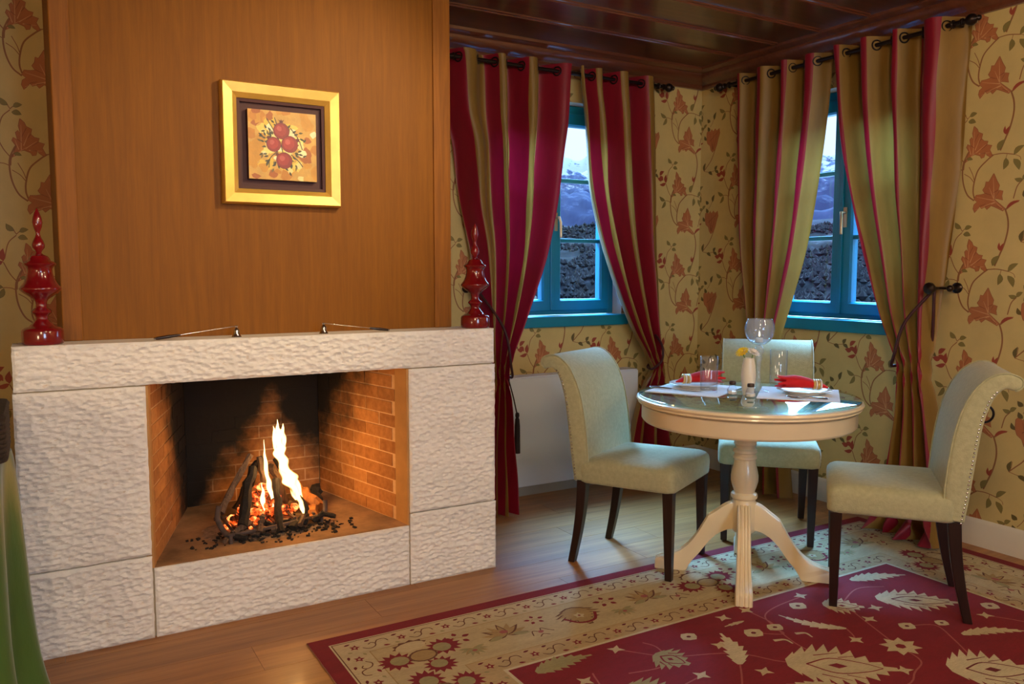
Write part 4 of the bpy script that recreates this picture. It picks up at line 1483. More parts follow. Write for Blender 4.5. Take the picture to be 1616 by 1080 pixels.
def place_mat(c, ang, label):
    m = MB()
    n = 14
    hx, hy = 0.16, 0.18
    vs, fs = [], []
    for layer, zz in ((0, 0.0), (1, 0.0022)):
        for i in range(n + 1):
            for j in range(n + 1):
                vs.append((-hx + 2 * hx * i / n, -hy + 2 * hy * j / n, zz))
    q_ = (n + 1) ** 2
    for i in range(n):
        for j in range(n):
            a = i * (n + 1) + j
            fs.append((q_ + a, q_ + a + n + 1, q_ + a + n + 2, q_ + a + 1))
            fs.append((a, a + 1, a + n + 2, a + n + 1))
    o = [i * (n + 1) for i in range(n + 1)] + [n * (n + 1) + j for j in range(1, n + 1)] + [i * (n + 1) + n for i in range(n - 1, -1, -1)] + [j for j in range(n - 1, 0, -1)]
    for a, b in zip(o, o[1:] + o[:1]):
        fs.append((a, b, b + q_, a + q_))
    m.add(vs, fs)
    ob = m.build('placemat', M['linen'], None, 30, loc=(c[0], c[1], ZT_), rot=(0, 0, ang))
    return tag(ob, label, 'placemat', 'white cloth placemats on the round table')


AL, AR = math.atan2(-0.888, 0.46), math.atan2(0.776, -0.63)
ML, MR = (2.49, 2.675), (2.77, 2.345)
place_mat(ML, AL, 'white placemat under the knife, before the chair beside the radiator')
place_mat(MR, AR, 'white placemat reaching the table edge, before the chair with nail studs')
ZM = ZT_ + 0.0027
PLATE = [(0.001, 0.004), (0.050, 0.004), (0.056, 0.0), (0.060, 0.0), (0.062, 0.004), (0.085, 0.012), (0.102, 0.017), (0.104, 0.019), (0.102, 0.0205), (0.084, 0.0155), (0.062, 0.0085), (0.056, 0.0075), (0.001, 0.0075)]
PLATE = [(r * 1.08, z) for r, z in PLATE]


def plate(c, label):
    o = MB().lathe(PLATE, 48).build('side_plate', M['china'], None, 50, loc=(c[0], c[1], ZM))
    return tag(o, label, 'plate', 'white plates under the napkins')


PLc, PRc = (2.525, 2.715), (2.79, 2.335)
plate(PLc, 'white plate under the red napkin, behind the clear tumbler nearest the fireplace')
plate(PRc, 'white plate under the red napkin, on the placemat at the table edge')


def napkin(c, ang, flip, label):
    t = thing('napkin', label, 'napkin', (c[0], c[1], ZM + 0.0215), ang, 'red napkins rolled through gold rings')
    L = 0.10
    st = [(-L, 0.004, 0.003), (-0.085, 0.012, 0.008), (-0.062, 0.020, 0.014), (-0.045, 0.021, 0.016), (-0.02, 0.028, 0.021), (0.01, 0.034, 0.025), (0.04, 0.036, 0.027), (0.07, 0.034, 0.026)]
    rings = []
    n = 24
    for s, ry, rz_ in st:
        rings.append([(s * flip, ry * math.cos(2 * PI * k / n) * (1 + 0.06 * math.sin(5 * 2 * PI * k / n)), rz_ + rz_ * math.sin(2 * PI * k / n) * (1 + 0.05 * math.sin(4 * 2 * PI * k / n + 1))) for k in range(n)])
    s, ry, rz_ = 0.085, 0.033, 0.026
    zig = [0.030 if k % 4 < 2 else -0.006 for k in range(n)]
    rings.append([((s + zig[k]) * flip, ry * math.cos(2 * PI * k / n) * (1.12 if zig[k] > 0 else 0.85), rz_ + rz_ * math.sin(2 * PI * k / n) * (1.1 if zig[k] > 0 else 0.8)) for k in range(n)])
    rings.append([((0.06) * flip, ry * 0.5 * math.cos(2 * PI * k / n), rz_ + rz_ * 0.5 * math.sin(2 * PI * k / n)) for k in range(n)])
    MB().loft(rings).build('folded_cloth', M['napkin'], t, 60)
    return t


def napkin_ring(c, ang, s, label):
    t = thing('napkin_ring', label, 'napkin ring', (c[0], c[1], ZM + 0.0215), ang, 'gold striped napkin rings')
    for k in range(4):
        pts = [(s - 0.014 + 0.0092 * k, 0.0245 * math.cos(a), 0.0165 + 0.0185 * math.sin(a)) for a in np.linspace(0, 2 * PI, 28)[:-1]]
        MB().tube(pts, 0.0044, 8, False, True).build('band', M['ring'] if k % 2 == 0 else M['china'], t, 180)
    return t


NA = math.atan2(-0.503, 0.864)
NL, NR_ = (2.535, 2.705), (2.80, 2.345)
napkin(NL, NA + 0.06, 1, 'red napkin rolled to a point, in a ring, behind the clear tumbler')
napkin(NR_, NA - 0.10, -1, 'red napkin with its ragged end towards the vase, in a ring')
napkin_ring(NL, NA + 0.06, -0.053, 'gold and white ring on the napkin by the tumbler and knife')
napkin_ring(NR_, NA - 0.10, 0.053, 'gold and white ring on the napkin at the table edge')


def knife(p0, p1, z, label, name='table_knife'):
    p0, p1 = Vector((*p0, 0)), Vector((*p1, 0))
    L = (p1 - p0).length
    t = thing(name, label, 'cutlery', (p0.x, p0.y, z), math.atan2(p1.y - p0.y, p1.x - p0.x), 'cutlery on the round table')
    return t, L


def add_knife(p0, p1, label, z=None):
    t, L = knife(p0, p1, z or ZM, label)
    MB().tube([(0, 0, 0.0052), (0.02, 0, 0.0055), (0.07, 0, 0.0052), (L * 0.45, 0, 0.0042)], [0.005, 0.0058, 0.005, 0.0036], 10, squash=(1.3, 0.8)).build('handle', M['steel'], t, 60)
    MB().loft([[(L * 0.45, -0.004, 0.004), (L * 0.45, 0.004, 0.004), (L * 0.45, 0.004, 0.0055), (L * 0.45, -0.004, 0.0055)], [(L * 0.55, -0.009, 0.0025), (L * 0.55, 0.006, 0.0025), (L * 0.55, 0.006, 0.0042), (L * 0.55, -0.009, 0.0030)],
               [(L * 0.9, -0.009, 0.0015), (L * 0.9, 0.006, 0.0015), (L * 0.9, 0.006, 0.0032), (L * 0.9, -0.009, 0.002)], [(L, 0.003, 0.001), (L, 0.006, 0.001), (L, 0.006, 0.002), (L, 0.003, 0.0015)]]).build('blade', M['steel'], t, 30)
    return t


def add_fork(p0, p1, label, z=None):
    t, L = knife(p0, p1, z or ZM, label, 'table_fork')
    MB().tube([(0, 0, 0.004), (0.03, 0, 0.0055), (L * 0.4, 0, 0.008), (L * 0.62, 0, 0.004)], [0.0055, 0.0055, 0.0026, 0.0028], 10, squash=(1.3, 0.7)).build('handle', M['steel'], t, 60)
    m = MB()
    m.box(L * 0.60, L * 0.72, -0.010, 0.010, 0.0025, 0.0045)
    m.build('neck', M['steel'], t, 30, bevel=0.001)
    for k in range(4):
        y = -0.0085 + k * 0.00567
        MB().tube([(L * 0.71, y, 0.0035), (L * 0.86, y, 0.003), (L, y, 0.0075)], [0.0019, 0.0018, 0.001], 6).build('tine', M['steel'], t, 60)
    return t


add_knife((2.335, 2.795), (2.432, 2.585), 'steel knife lying on the placemat edge nearest the fireplace')
add_fork((2.735, 2.170), (2.635, 2.295), 'steel fork at the near edge of the placemat')
add_knife((2.965, 2.345), (2.895, 2.46), 'steel knife beyond the napkin at the table edge')


def tumbler(c, h, r, label):
    o = MB().lathe([(0.001, 0.0), (r * 0.92, 0.0), (r * 0.95, 0.002), (r * 0.97, 0.012), (r, h - 0.001), (r - 0.0008, h), (r - 0.0018, h - 0.001), (r * 0.97 - 0.002, 0.018), (r * 0.85, 0.013), (0.001, 0.012)], 40).build('tumbler', M['glass'], None, 50, loc=(c[0], c[1], ZT_ if c[0] < 2.5 or c[0] > 2.9 else ZM))
    return tag(o, label, 'glass', 'tall clear tumblers on the round table')


tumbler((2.462, 2.56), 0.158, 0.038, 'tall clear tumbler in front of the red napkin near the fireplace')
tumbler((2.93, 2.60), 0.160, 0.040, 'tall clear tumbler behind the red napkin, before the far chair')

# glass goblet candle holder
cx, cy = 2.672, 2.480
t = thing('candle_holder', 'tall stemmed glass goblet holding a lit candle', 'candle holder', (cx, cy, ZT_))
MB().lathe([(0.001, 0.0), (0.045, 0.0), (0.047, 0.003), (0.044, 0.006), (0.020, 0.012), (0.011, 0.022), (0.0095, 0.045), (0.013, 0.055), (0.0095, 0.064), (0.0085, 0.12), (0.010, 0.135), (0.016, 0.146), (0.011, 0.158), (0.019, 0.170), (0.0215, 0.180), (0.016, 0.192), (0.012, 0.200), (0.001, 0.202)], 36).build('stem', M['bglass'], t, 60)
MB().lathe([(0.001, 0.203), (0.012, 0.203), (0.028, 0.209), (0.046, 0.222), (0.058, 0.241), (0.063, 0.262), (0.0625, 0.280), (0.058, 0.299), (0.053, 0.312), (0.0525, 0.315), (0.0515, 0.3155), (0.0505, 0.314), (0.0555, 0.298), (0.0600, 0.280), (0.0605, 0.262), (0.0555, 0.242), (0.044, 0.225), (0.025, 0.213), (0.001, 0.2105)], 44).build('bowl', M['bglass'], t, 60)
t = thing('candle', 'short white candle burning inside the glass goblet', 'candle', (cx, cy, ZT_ + 0.2145))
MB().lathe([(0.001, 0), (0.015, 0.0), (0.016, 0.002), (0.016, 0.018), (0.0145, 0.0195), (0.008, 0.0185), (0.001, 0.018)], 24).build('wax', M['wax'], t, 50)
MB().tube([(0, 0, 0.018), (0.0005, 0, 0.027)], 0.0008, 6).build('wick', M['char'], t, 0)
MB().lathe([(0.0004, 0.024), (0.0032, 0.028), (0.0042, 0.033), (0.003, 0.040), (0.0012, 0.046), (0.0002, 0.050)], 12).build('candle_flame', M['candle_flame'], t, 180)

# bud vase with two flowers
vx, vy = 2.560, 2.430
t = thing('bud_vase', 'slim pale vase in the middle of the round table', 'vase', (vx, vy, ZT_))
MB().lathe([(0.001, 0), (0.021, 0), (0.023, 0.003), (0.028, 0.05), (0.030, 0.085), (0.027, 0.125), (0.022, 0.150), (0.021, 0.158), (0.0195, 0.158), (0.020, 0.150), (0.024, 0.12), (0.026, 0.085), (0.020, 0.01), (0.001, 0.008)], 36).build('body', M['frost'], t, 60)


def flower(name, label, base, head, r, npet, mat, layers, ctr):
    t = thing(name, label, 'flower', base, 0, 'flowers in the pale vase')
    hx, hy, hz = (head[i] - base[i] for i in range(3))
    MB().tube([(0, 0, 0), (hx * 0.3, hy * 0.3, hz * 0.6), (hx * 0.95, hy * 0.95, hz * 0.95)], 0.0022, 6).build('stem', M['green'], t, 180)
    tilt = Vector((hx - 0.012, hy - 0.02, 0.030)).normalized()
    rot = tilt.to_track_quat('Z', 'Y').to_matrix().to_4x4()
    X = Matrix.Translation((hx, hy, hz)) @ rot
    for l in range(layers):
        for k in range(npet):
            a = 2 * PI * (k + 0.5 * l) / npet
            rr = r * (1 - 0.22 * l)
            up = 0.15 + 0.35 * l
            m = MB()
            wv = rr * 0.16
            ca, sa = math.cos(a), math.sin(a)
            pts = []
            for s, w1, z1 in ((0.1, 0.4, 0.0), (0.45, 1.0, up * 0.35), (0.8, 0.9, up * 0.7), (1.0, 0.25, up * 0.75)):
                for sg in (-1, 1):
                    for th in (0, 0.0012):
                        pts.append((ca * rr * s - sa * wv * w1 * sg, sa * rr * s + ca * wv * w1 * sg, rr * z1 + th))
            fs = []
            for i in range(3):
                o = i * 4
                fs += [(o, o + 2, o + 6, o + 4), (o + 1, o + 5, o + 7, o + 3), (o, o + 4, o + 5, o + 1), (o + 2, o + 3, o + 7, o + 6)]
            fs += [(0, 1, 3, 2), (12, 14, 15, 13)]
            m.add(pts, fs).xf(X).build('petal', mat, t, 60)
    MB().sphere((0, 0, 0.004), r * 0.28, 12, 8, sc=(1, 1, 0.7)).xf(X).build('flower_head', ctr, t, 180)
    return t


flower('yellow_flower', 'bright yellow flower leaning out of the pale vase', (vx - 0.004, vy + 0.004, ZT_ + 0.10), (vx - 0.016, vy + 0.022, ZT_ + 0.180), 0.030, 13, M['yellow'], 3, M['yellow'])
flower('white_flower', 'white flower in the pale vase beside the yellow one', (vx + 0.006, vy - 0.004, ZT_ + 0.10), (vx + 0.022, vy - 0.002, ZT_ + 0.178), 0.031, 12, M['whitep'], 3, M['wax'])


def shaker(c, label, fill):
    t = thing('shaker', label, 'shaker', (c[0], c[1], ZT_), 0.3, 'small glass salt and pepper shakers')
    n = 8
    rg = lambda r, z: [(r * math.cos(2 * PI * k / n + 0.39), r * math.sin(2 * PI * k / n + 0.39), z) for k in range(n)]
    MB().loft([rg(0.019, 0.0), rg(0.0215, 0.004), rg(0.0215, 0.022), rg(0.016, 0.034), rg(0.0125, 0.040), rg(0.0125, 0.044)]).build('bottle', M['glass'], t, 30)
    MB().loft([rg(0.0165, 0.005), rg(0.0190, 0.008), rg(0.0185, 0.018)]).build('filling', fill, t, 30)
    MB().lathe([(0.0135, 0.0445), (0.0145, 0.046), (0.0145, 0.055), (0.012, 0.059), (0.001, 0.060)], 20).build('cap', M['capdark'], t, 50)
    return t


shaker((2.510, 2.470), 'glass salt shaker with dark cap, in front of the tumbler and before the vase', M['salt'])
shaker((2.520, 2.378), 'glass shaker with dark cap close in front of the pale vase', M['salt'])

# ------------------------------------------------------------------ things on the mantel
FINIAL = [(0.001, 0.0), (0.058, 0.0), (0.0615, 0.003), (0.0625, 0.010), (0.0625, 0.044), (0.060, 0.051), (0.052, 0.056), (0.040, 0.060), (0.034, 0.066), (0.027, 0.074), (0.020, 0.083), (0.018, 0.090), (0.022, 0.098), (0.030, 0.106), (0.031, 0.112), (0.026, 0.117), (0.0175, 0.123), (0.0165, 0.133), (0.018, 0.143), (0.022, 0.150), (0.036, 0.160), (0.052, 0.172), (0.0615, 0.182), (0.0625, 0.187), (0.059, 0.192), (0.049, 0.205), (0.042, 0.222), (0.038, 0.240), (0.038, 0.252), (0.042, 0.259), (0.0485, 0.264), (0.0495, 0.269), (0.045, 0.274), (0.034, 0.279), (0.031, 0.286), (0.025, 0.294), (0.012, 0.300), (0.008, 0.305), (0.011, 0.312), (0.0185, 0.322), (0.0195, 0.332), (0.015, 0.344), (0.009, 0.356), (0.006, 0.366), (0.0075, 0.374), (0.013, 0.390), (0.0155, 0.405), (0.013, 0.420), (0.008, 0.436), (0.003, 0.448), (0.0005, 0.452)]


def finial(label, loc):
    t = thing('turned_ornament', label, 'ornament', loc, 0, 'tall red turned ornaments at the mantel ends')
    cut1, cut2 = 13, 35
    MB().lathe(FINIAL[:cut1 + 1], 40).build('base', M['lacquer'], t, 50)
    MB().lathe(FINIAL[cut1:cut2 + 1], 40).build('body', M['lacquer'], t, 50)
    MB().lathe(FINIAL[cut2:], 32).build('spire', M['lacquer'], t, 50)
    return t


finial('tall red lacquered turned ornament on the mantel end before the narrow wallpaper strip', (0.009, 3.140, FH))
finial('tall red lacquered turned ornament on the mantel end beside the crimson curtain', (1.641, 3.140, FH))


def snuffer(label, x0, x1, y):
    """bell snuffer standing on the mantel at x1, its wooden grip resting at x0"""
    t = thing('candle_snuffer', label, 'candle snuffer', (x1, y, FH), 0, 'bell candle snuffers on the mantel')
    MB().lathe([(0.0165, 0.0), (0.018, 0.001), (0.0155, 0.005), (0.012, 0.014), (0.0105, 0.024), (0.008, 0.031), (0.004, 0.034), (0.0035, 0.036), (0.0055, 0.038), (0.0055, 0.042), (0.003, 0.044), (0.0005, 0.0445)], 24).build('bell', M['chrome'], t, 50)
    d = x0 - x1
    k = abs(d)
    MB().tube([(0, 0, 0.041), (d * 0.70, -0.008, 0.016)], 0.0014, 8).build('rod', M['chrome'], t, 60)
    a, b = Vector((d * 0.70, -0.008, 0.016)), Vector((d, -0.012, 0.0058))
    MB().tube([a, a.lerp(b, 0.08), a.lerp(b, 0.12), a.lerp(b, 0.5), a.lerp(b, 0.92), b], [0.0035, 0.0042, 0.0050, 0.0062, 0.0052, 0.0035], 10).build('handle', M['legwood'], t, 60)
    MB().sphere(tuple(b), 0.0045, 10, 8).build('end_cap', M['chrome'], t, 60)
    return t


snuffer('silver bell candle snuffer whose dark wooden grip points to the wallpaper strip', 0.352, 0.634, 3.13)
snuffer('silver bell candle snuffer whose dark wooden grip points to the curtains', 1.232, 0.965, 3.13)

# ------------------------------------------------------------------ picture
t = thing('framed_picture', 'gold framed still life of four red pomegranates on the wooden panel', 'picture', (0.840, BY + 0.004, 1.784))
HW, FW, D_ = 0.226, 0.058, 0.046
for k in range(4):
    # mitred rail, profile sloping inwards
    prof = [(HW, 0.0), (HW, -D_ * 0.75), (HW - 0.006, -D_), (HW - 0.040, -D_ * 0.86), (HW - FW + 0.006, -D_ * 0.62), (HW - FW, -D_ * 0.50), (HW - FW, 0.0)]
    MB().loft([[(-r, y, r) for r, y in prof], [(r, y, r) for r, y in prof]]).build('frame_rail', M['gold'], t, 30, rot=(0, k * PI / 2, 0))
IN = HW - FW
for k in range(4):
    prof = [(IN - 0.001, 0.0), (IN - 0.001, -0.020), (IN - 0.012, -0.018), (IN - 0.012, 0.0)]
    MB().loft([[(-r, y, r) for r, y in prof], [(r, y, r) for r, y in prof]]).build('inner_liner', M['liner'], t, 30, rot=(0, k * PI / 2, 0))
MB().box(-IN, IN, -0.004, -0.001, -IN, IN).build('backing_board', M['liner'], t, 0)
AW = 0.130
MB().box(-AW, AW, -0.030, -0.006, -AW, AW).build('canvas', M['liner'], t, 0)
art = []
ar = random.Random(11)


def blob(cx, cy, r, n=16, jit=0.08, sx=1, sy=1):
    return [(cx + r * sx * math.cos(2 * PI * k / n) * (1 + ar.uniform(-jit, jit)), cy + r * sy * math.sin(2 * PI * k / n) * (1 + ar.uniform(-jit, jit))) for k in range(n)]


for i in range(60):
    x, y = ar.uniform(-AW, AW), ar.uniform(-AW, AW)
    edge = max(abs(x), abs(y)) / AW
    c = ar.choice([lin(206, 136, 34), lin(178, 98, 20), lin(218, 156, 44)]) if edge > 0.62 else ar.choice([lin(250, 216, 96), lin(255, 232, 130), lin(240, 198, 66)])
    art.append((blob(x, y, ar.uniform(0.012, 0.030), 9, 0.35, ar.uniform(0.6, 1.1), ar.uniform(0.6, 1.3)), c))
for i in range(26):
    x, y = ar.gauss(0.005, 0.045), ar.gauss(0, 0.06)
    art.append((blob(x, y, ar.uniform(0.006, 0.018), 8, 0.4), ar.choice([lin(255, 244, 190), lin(252, 232, 150)])))
POM = [(-0.005, 0.056, 0.030, 90), (-0.035, 0.004, 0.027, 130), (0.026, 0.008, 0.031, 30), (0.004, -0.055, 0.030, 140)]
for pts in (((-0.06, 0.10), (-0.03, 0.05), (-0.01, 0.01), (0.0, -0.03)), ((-0.03, 0.105), (-0.02, 0.07), (-0.02, 0.02)), ((0.03, 0.07), (0.06, 0.03), (0.075, -0.01)), ((-0.02, -0.02), (-0.05, -0.05), (-0.055, -0.085)), ((0.03, -0.03), (0.06, -0.055), (0.075, -0.075))):
    art.append((stroke(pts, 0.0035), lin(62, 48, 26)))
for i in range(64):
    a = ar.uniform(0, 2 * PI)
    rr = ar.uniform(0.050, 0.092)
    x, y = rr * math.cos(a) * 0.9, rr * math.sin(a) * 1.1
    b = a + ar.uniform(-0.9, 0.9)
    art.append((leaf((x, y), (x + 0.018 * math.cos(b), y + 0.018 * math.sin(b)), 0.0075), ar.choice([lin(58, 58, 28), lin(74, 70, 34), lin(46, 44, 24), lin(120, 100, 44)])))
for x, y, r, a in POM:
    ca, sa = math.cos(math.radians(a)), math.sin(math.radians(a))
    cr = [(x + ca * r * 0.8 - sa * r * w1, y + sa * r * 0.8 + ca * r * w1) for w1 in (-0.28,)] + [(x + ca * r * h - sa * r * w1, y + sa * r * h + ca * r * w1) for h, w1 in ((1.15, -0.2), (1.45, -0.38), (1.28, -0.12), (1.48, 0.0), (1.28, 0.12), (1.45, 0.38), (1.15, 0.2), (0.8, 0.28))]
    art.append((blob(x, y, r * 1.05, 18, 0.02), lin(84, 20, 20)))
    art.append((cr, lin(104, 26, 24)))
    art.append((blob(x, y, r, 18, 0.02), lin(150, 34, 32)))
    art.append((blob(x - r * 0.1, y + r * 0.1, r * 0.74, 14, 0.08), lin(176, 48, 44)))
    art.append((blob(x - r * 0.25, y + r * 0.28, r * 0.34, 10, 0.15), lin(204, 88, 80)))
printed('painting', rect(-AW, AW, -AW, AW), lin(220, 170, 74), art, M['art'], t, to3d=lambda x, y: (x, -0.0305, y), cell=0.09)

# ------------------------------------------------------------------ the fire
ZF = OZ0 + 0.001


def ragged(p0, p1, r0, r1, seed, n=7, seg=7):
    p0, p1 = Vector(p0), Vector(p1)
    rr = random.Random(seed)
    pts, rad = [], []
    for i in range(n + 1):
        p = p0.lerp(p1, i / n)
        if 0 < i < n:
            p += Vector((rr.uniform(-1, 1), rr.uniform(-1, 1), rr.uniform(-1, 1))) * r0 * 0.25
        pts.append(p)
        rad.append((r0 + (r1 - r0) * i / n) * rr.uniform(0.8, 1.15))
    m = MB().tube(pts, rad, seg)
    m.v = [tuple(Vector(v) + Vector((rr.uniform(-1, 1), rr.uniform(-1, 1), rr.uniform(-1, 1))) * r0 * 0.16) for v in m.v]
    return m


LOGS = [
    ('logs', (0.588, 3.30, 0.355), (0.735, 3.42, 0.545), 0.013, 'long grey log leaning furthest over, outermost in the burning stack'),
    ('char', (0.655, 3.24, 0.305), (0.738, 3.40, 0.495), 0.019, 'thick black charred log leaning in the front of the burning stack'),
    ('char', (0.800, 3.22, 0.262), (0.826, 3.38, 0.440), 0.014, 'short black log standing nearly upright in front of the embers'),
    ('logs', (0.790, 3.42, 0.40), (0.780, 3.46, 0.525), 0.013, 'pale log stub at the peak of the stack behind the thin flame'),
    ('char', (0.945, 3.34, 0.285), (0.835, 3.42, 0.520), 0.014, 'dark log leaning under the tall flame'),
    ('split', (1.010, 3.40, 0.285), (0.915, 3.46, 0.390), 0.028, 'split yellow wood chunk beside the tall flame, end of the stack'),
    ('split', (0.945, 3.28, 0.262), (0.985, 3.40, 0.290), 0.024, 'split wood block lying low at the end of the grate'),
    ('char', (0.690, 3.50, 0.30), (0.775, 3.46, 0.500), 0.017, 'dark log at the rear of the stack, between the grey log and the peak'),
    ('logs', (0.905, 3.52, 0.30), (0.825, 3.46, 0.480), 0.016, 'ashy log at the rear of the stack, behind the tall flame'),
    ('logs', (0.620, 3.22, 0.285), (0.690, 3.26, 0.315), 0.012, 'short ashy branch end lying across the grate bar, before the charred log'),
    ('logs', (0.715, 3.21, 0.280), (0.745, 3.27, 0.325), 0.011, 'short ashy twig end between the charred log and the upright black one'),
    ('char', (0.850, 3.22, 0.270), (0.930, 3.30, 0.285), 0.017, 'burnt lump lying below the foot of the tall flame'),
    ('char', (1.02, 3.46, 0.268), (1.06, 3.60, 0.33), 0.022, 'dark burnt wood piece in the shade beside the brick wall'),
]
for k, (mk, a, b, r, lab) in enumerate(LOGS):
    o = ragged(a, b, r * 1.22, r * 1.0, k + 20).build('log', M[mk], None, 30)
    tag(o, lab, 'log', 'burning logs in the fireplace')
# burnt ends lying in the ash along the grate, too small and alike to tell apart
be = MB()
fr2 = random.Random(31)
for k in range(14):
    x = 0.60 + 0.032 * k + fr2.uniform(-0.01, 0.01)
    y = 3.215 + 0.0042 * k + fr2.uniform(-0.018, 0.03)
    a_, l_ = fr2.uniform(0, PI), fr2.uniform(0.022, 0.045)
    z = ZF + fr2.uniform(0.016, 0.034)
    r_ = ragged((x - l_ * math.cos(a_), y - l_ * math.sin(a_) * 0.6, z), (x + l_ * math.cos(a_), y + l_ * math.sin(a_) * 0.6, z + fr2.uniform(-0.008, 0.022)), fr2.uniform(0.010, 0.015), 0.010, 60 + k, 4, 6)
    be.add(r_.v, r_.f, 0 if k % 3 else 1)
stuff(tag(be.build('charred_debris', [M['char'], M['logs']], None, 30), 'short burnt log ends lying in the ash along the grate front', 'charcoal'))
# ember heap and ash
er = random.Random(2)
em = MB()
for i in range(90):
    a = er.uniform(0, 2 * PI)
    rr = abs(er.gauss(0, 0.06))
    x, y = 0.775 + rr * 1.5 * math.cos(a), 3.37 + rr * 0.8 * math.sin(a)
    h = max(0.0, 0.17 - rr * 1.25)
    z = ZF + er.uniform(0, 1) * h + 0.012
    s = er.uniform(0.011, 0.022)
    st = len(em.v)
    em.sphere((0, 0, 0), s, 6, 4, sc=(1.2, 0.9, 0.8))
    X = Matrix.Translation((x, y, z)) @ Matrix.Rotation(er.uniform(0, 6), 4, 'Z') @ Matrix.Rotation(er.uniform(-1, 1), 4, 'X')
    for j in range(st, len(em.v)):
        em.v[j] = tuple(X @ (Vector(em.v[j]) * er.uniform(0.85, 1.15)))
eo = stuff(tag(em.build('ember_heap', M['ember'], None, 30), 'glowing red ember heap under the leaning logs', 'embers'))
n = 36
vs, fs = [], []
for i in range(n + 1):
    for j in range(n + 1):
        x, y = 0.46 + 0.66 * i / n, 3.13 + 0.5 * j / n
        d = math.hypot((x - 0.79) / 0.30, (y - 3.36) / 0.22)
        h = 0.022 * max(0, 1 - d) + 0.010 * max(0, 1 - d * 0.9) * noise.noise(Vector((x * 40, y * 40, 0)))
        vs.append((x, y, ZF + h - 0.0035))
for i in range(n):
    for j in range(n):
        a = i * (n + 1) + j
        if max(vs[k][2] for k in (a, a + 1, a + n + 2, a + n + 1)) > ZF - 0.0034:
            fs.append((a, a + 1, a + n + 2, a + n + 1))
stuff(tag(MB().add(vs, fs).build('ash_bed', M['ash'], None, 180), 'grey ash bed on the hearth under the grate', 'ash'))
cm = MB()
for i in range(280):
    x, y = er.gauss(0.79, 0.15), er.gauss(3.25, 0.06)
    if not (0.44 < x < 1.12 and 3.12 < y < 3.6):
        continue
    s = er.uniform(0.0025, 0.0085)
    st = len(cm.v)
    cm.box(-s, s, -s * 0.7, s * 0.7, -s * 0.5, s * 0.5)
    d = math.hypot((x - 0.79) / 0.30, (y - 3.36) / 0.22)
    X = Matrix.Translation((x, y, ZF + s * 0.5 + 0.020 * max(0, 1 - d))) @ Matrix.Rotation(er.uniform(0, 6), 4, 'Z') @ Matrix.Rotation(er.uniform(-.6, .6), 4, 'X')
    for j in range(st, len(cm.v)):
        cm.v[j] = tuple(X @ (Vector(cm.v[j]) * er.uniform(0.8, 1.2)))
stuff(tag(cm.build('charcoal_crumbs', M['char'], None, 0), 'black charcoal crumbs scattered along the front of the grate', 'charcoal'))
# iron grate
t = thing('fire_grate', 'ash-covered iron grate with upturned ends holding the logs', 'grate', (0.79, 3.36, ZF))
g = lambda pts, r, nm: MB().tube([tuple(p) for p in crom(pts, 5)], r, 8).build(nm, M['rust'], t, 60)
g([(-0.215, -0.10, 0.14), (-0.222, -0.105, 0.09), (-0.205, -0.125, 0.045), (-0.19, -0.15, 0.028)], 0.011, 'end_post')
g([(0.225, -0.04, 0.085), (0.222, -0.05, 0.05), (0.212, -0.06, 0.028)], 0.010, 'end_post')
g([(-0.195, -0.15, 0.030), (0.0, -0.125, 0.032), (0.215, -0.06, 0.030)], 0.008, 'front_bar')
g([(-0.20, 0.10, 0.030), (0.2, 0.12, 0.030)], 0.008, 'rear_bar')
for k in range(5):
    x = -0.17 + 0.085 * k
    g([(x, -0.145 + 0.02 * k, 0.040), (x, 0.0, 0.036), (x, 0.115, 0.036)], 0.006, 'cross_bar')
for x, y in ((-0.185, -0.155), (0.20, -0.065), (-0.18, 0.10), (0.19, 0.11)):
    g([(x, y, 0.03), (x, y - 0.006, 0.0)], 0.008, 'foot')


def flame(label, base, tongues, seed):
    """one flame = one or more tongues of burning gas, each a twisted tapering body"""
    t = thing('flame', label, 'flame', base, 0, 'flames of the hearth fire')
    for ti, spine in enumerate(tongues):
        pts = crom(spine, 8)
        n = 18
        rings = []
        for i, p in enumerate(pts):
            ring = []
            for k in range(n):
                a = 2 * PI * k / n
                r = p[3] * (1 + 0.20 * math.sin(2 * a + i * 0.33 + seed + ti) + 0.10 * math.sin(3 * a - i * 0.5 + ti))
                wob = p[3] * 0.18 * math.sin(i * 0.55 + seed + ti)
                ring.append((p[0] + wob + r * math.cos(a), p[1] + r * 0.75 * math.sin(a), p[2]))
            rings.append(ring)
        MB().loft(rings).build('tongue', M['flame'], t, 180)
    return t


FYY = 3.36
flame('tall bright yellow flame rising above the log stack', (0.905, FYY, 0.30), [
    [(0.0, 0, 0.045, 0.006), (-0.004, 0, 0.075, 0.018), (-0.018, 0, 0.115, 0.026), (-0.033, 0, 0.155, 0.029), (-0.050, 0, 0.20, 0.023), (-0.063, 0, 0.245, 0.020), (-0.068, 0, 0.285, 0.023), (-0.066, 0, 0.325, 0.017), (-0.070, 0, 0.36, 0.007), (-0.072, 0, 0.395, 0.0008)],
    [(-0.050, 0.004, 0.255, 0.004), (-0.046, 0.004, 0.30, 0.011), (-0.050, 0.004, 0.335, 0.008), (-0.048, 0.004, 0.375, 0.0008)],
    [(-0.080, -0.004, 0.26, 0.004), (-0.086, -0.004, 0.30, 0.010), (-0.085, -0.004, 0.34, 0.006), (-0.090, -0.004, 0.37, 0.0008)],
    [(0.018, 0.0, 0.02, 0.004), (0.012, 0.0, 0.06, 0.012), (0.004, 0.0, 0.11, 0.012), (-0.006, 0.0, 0.16, 0.0008)]], 1)
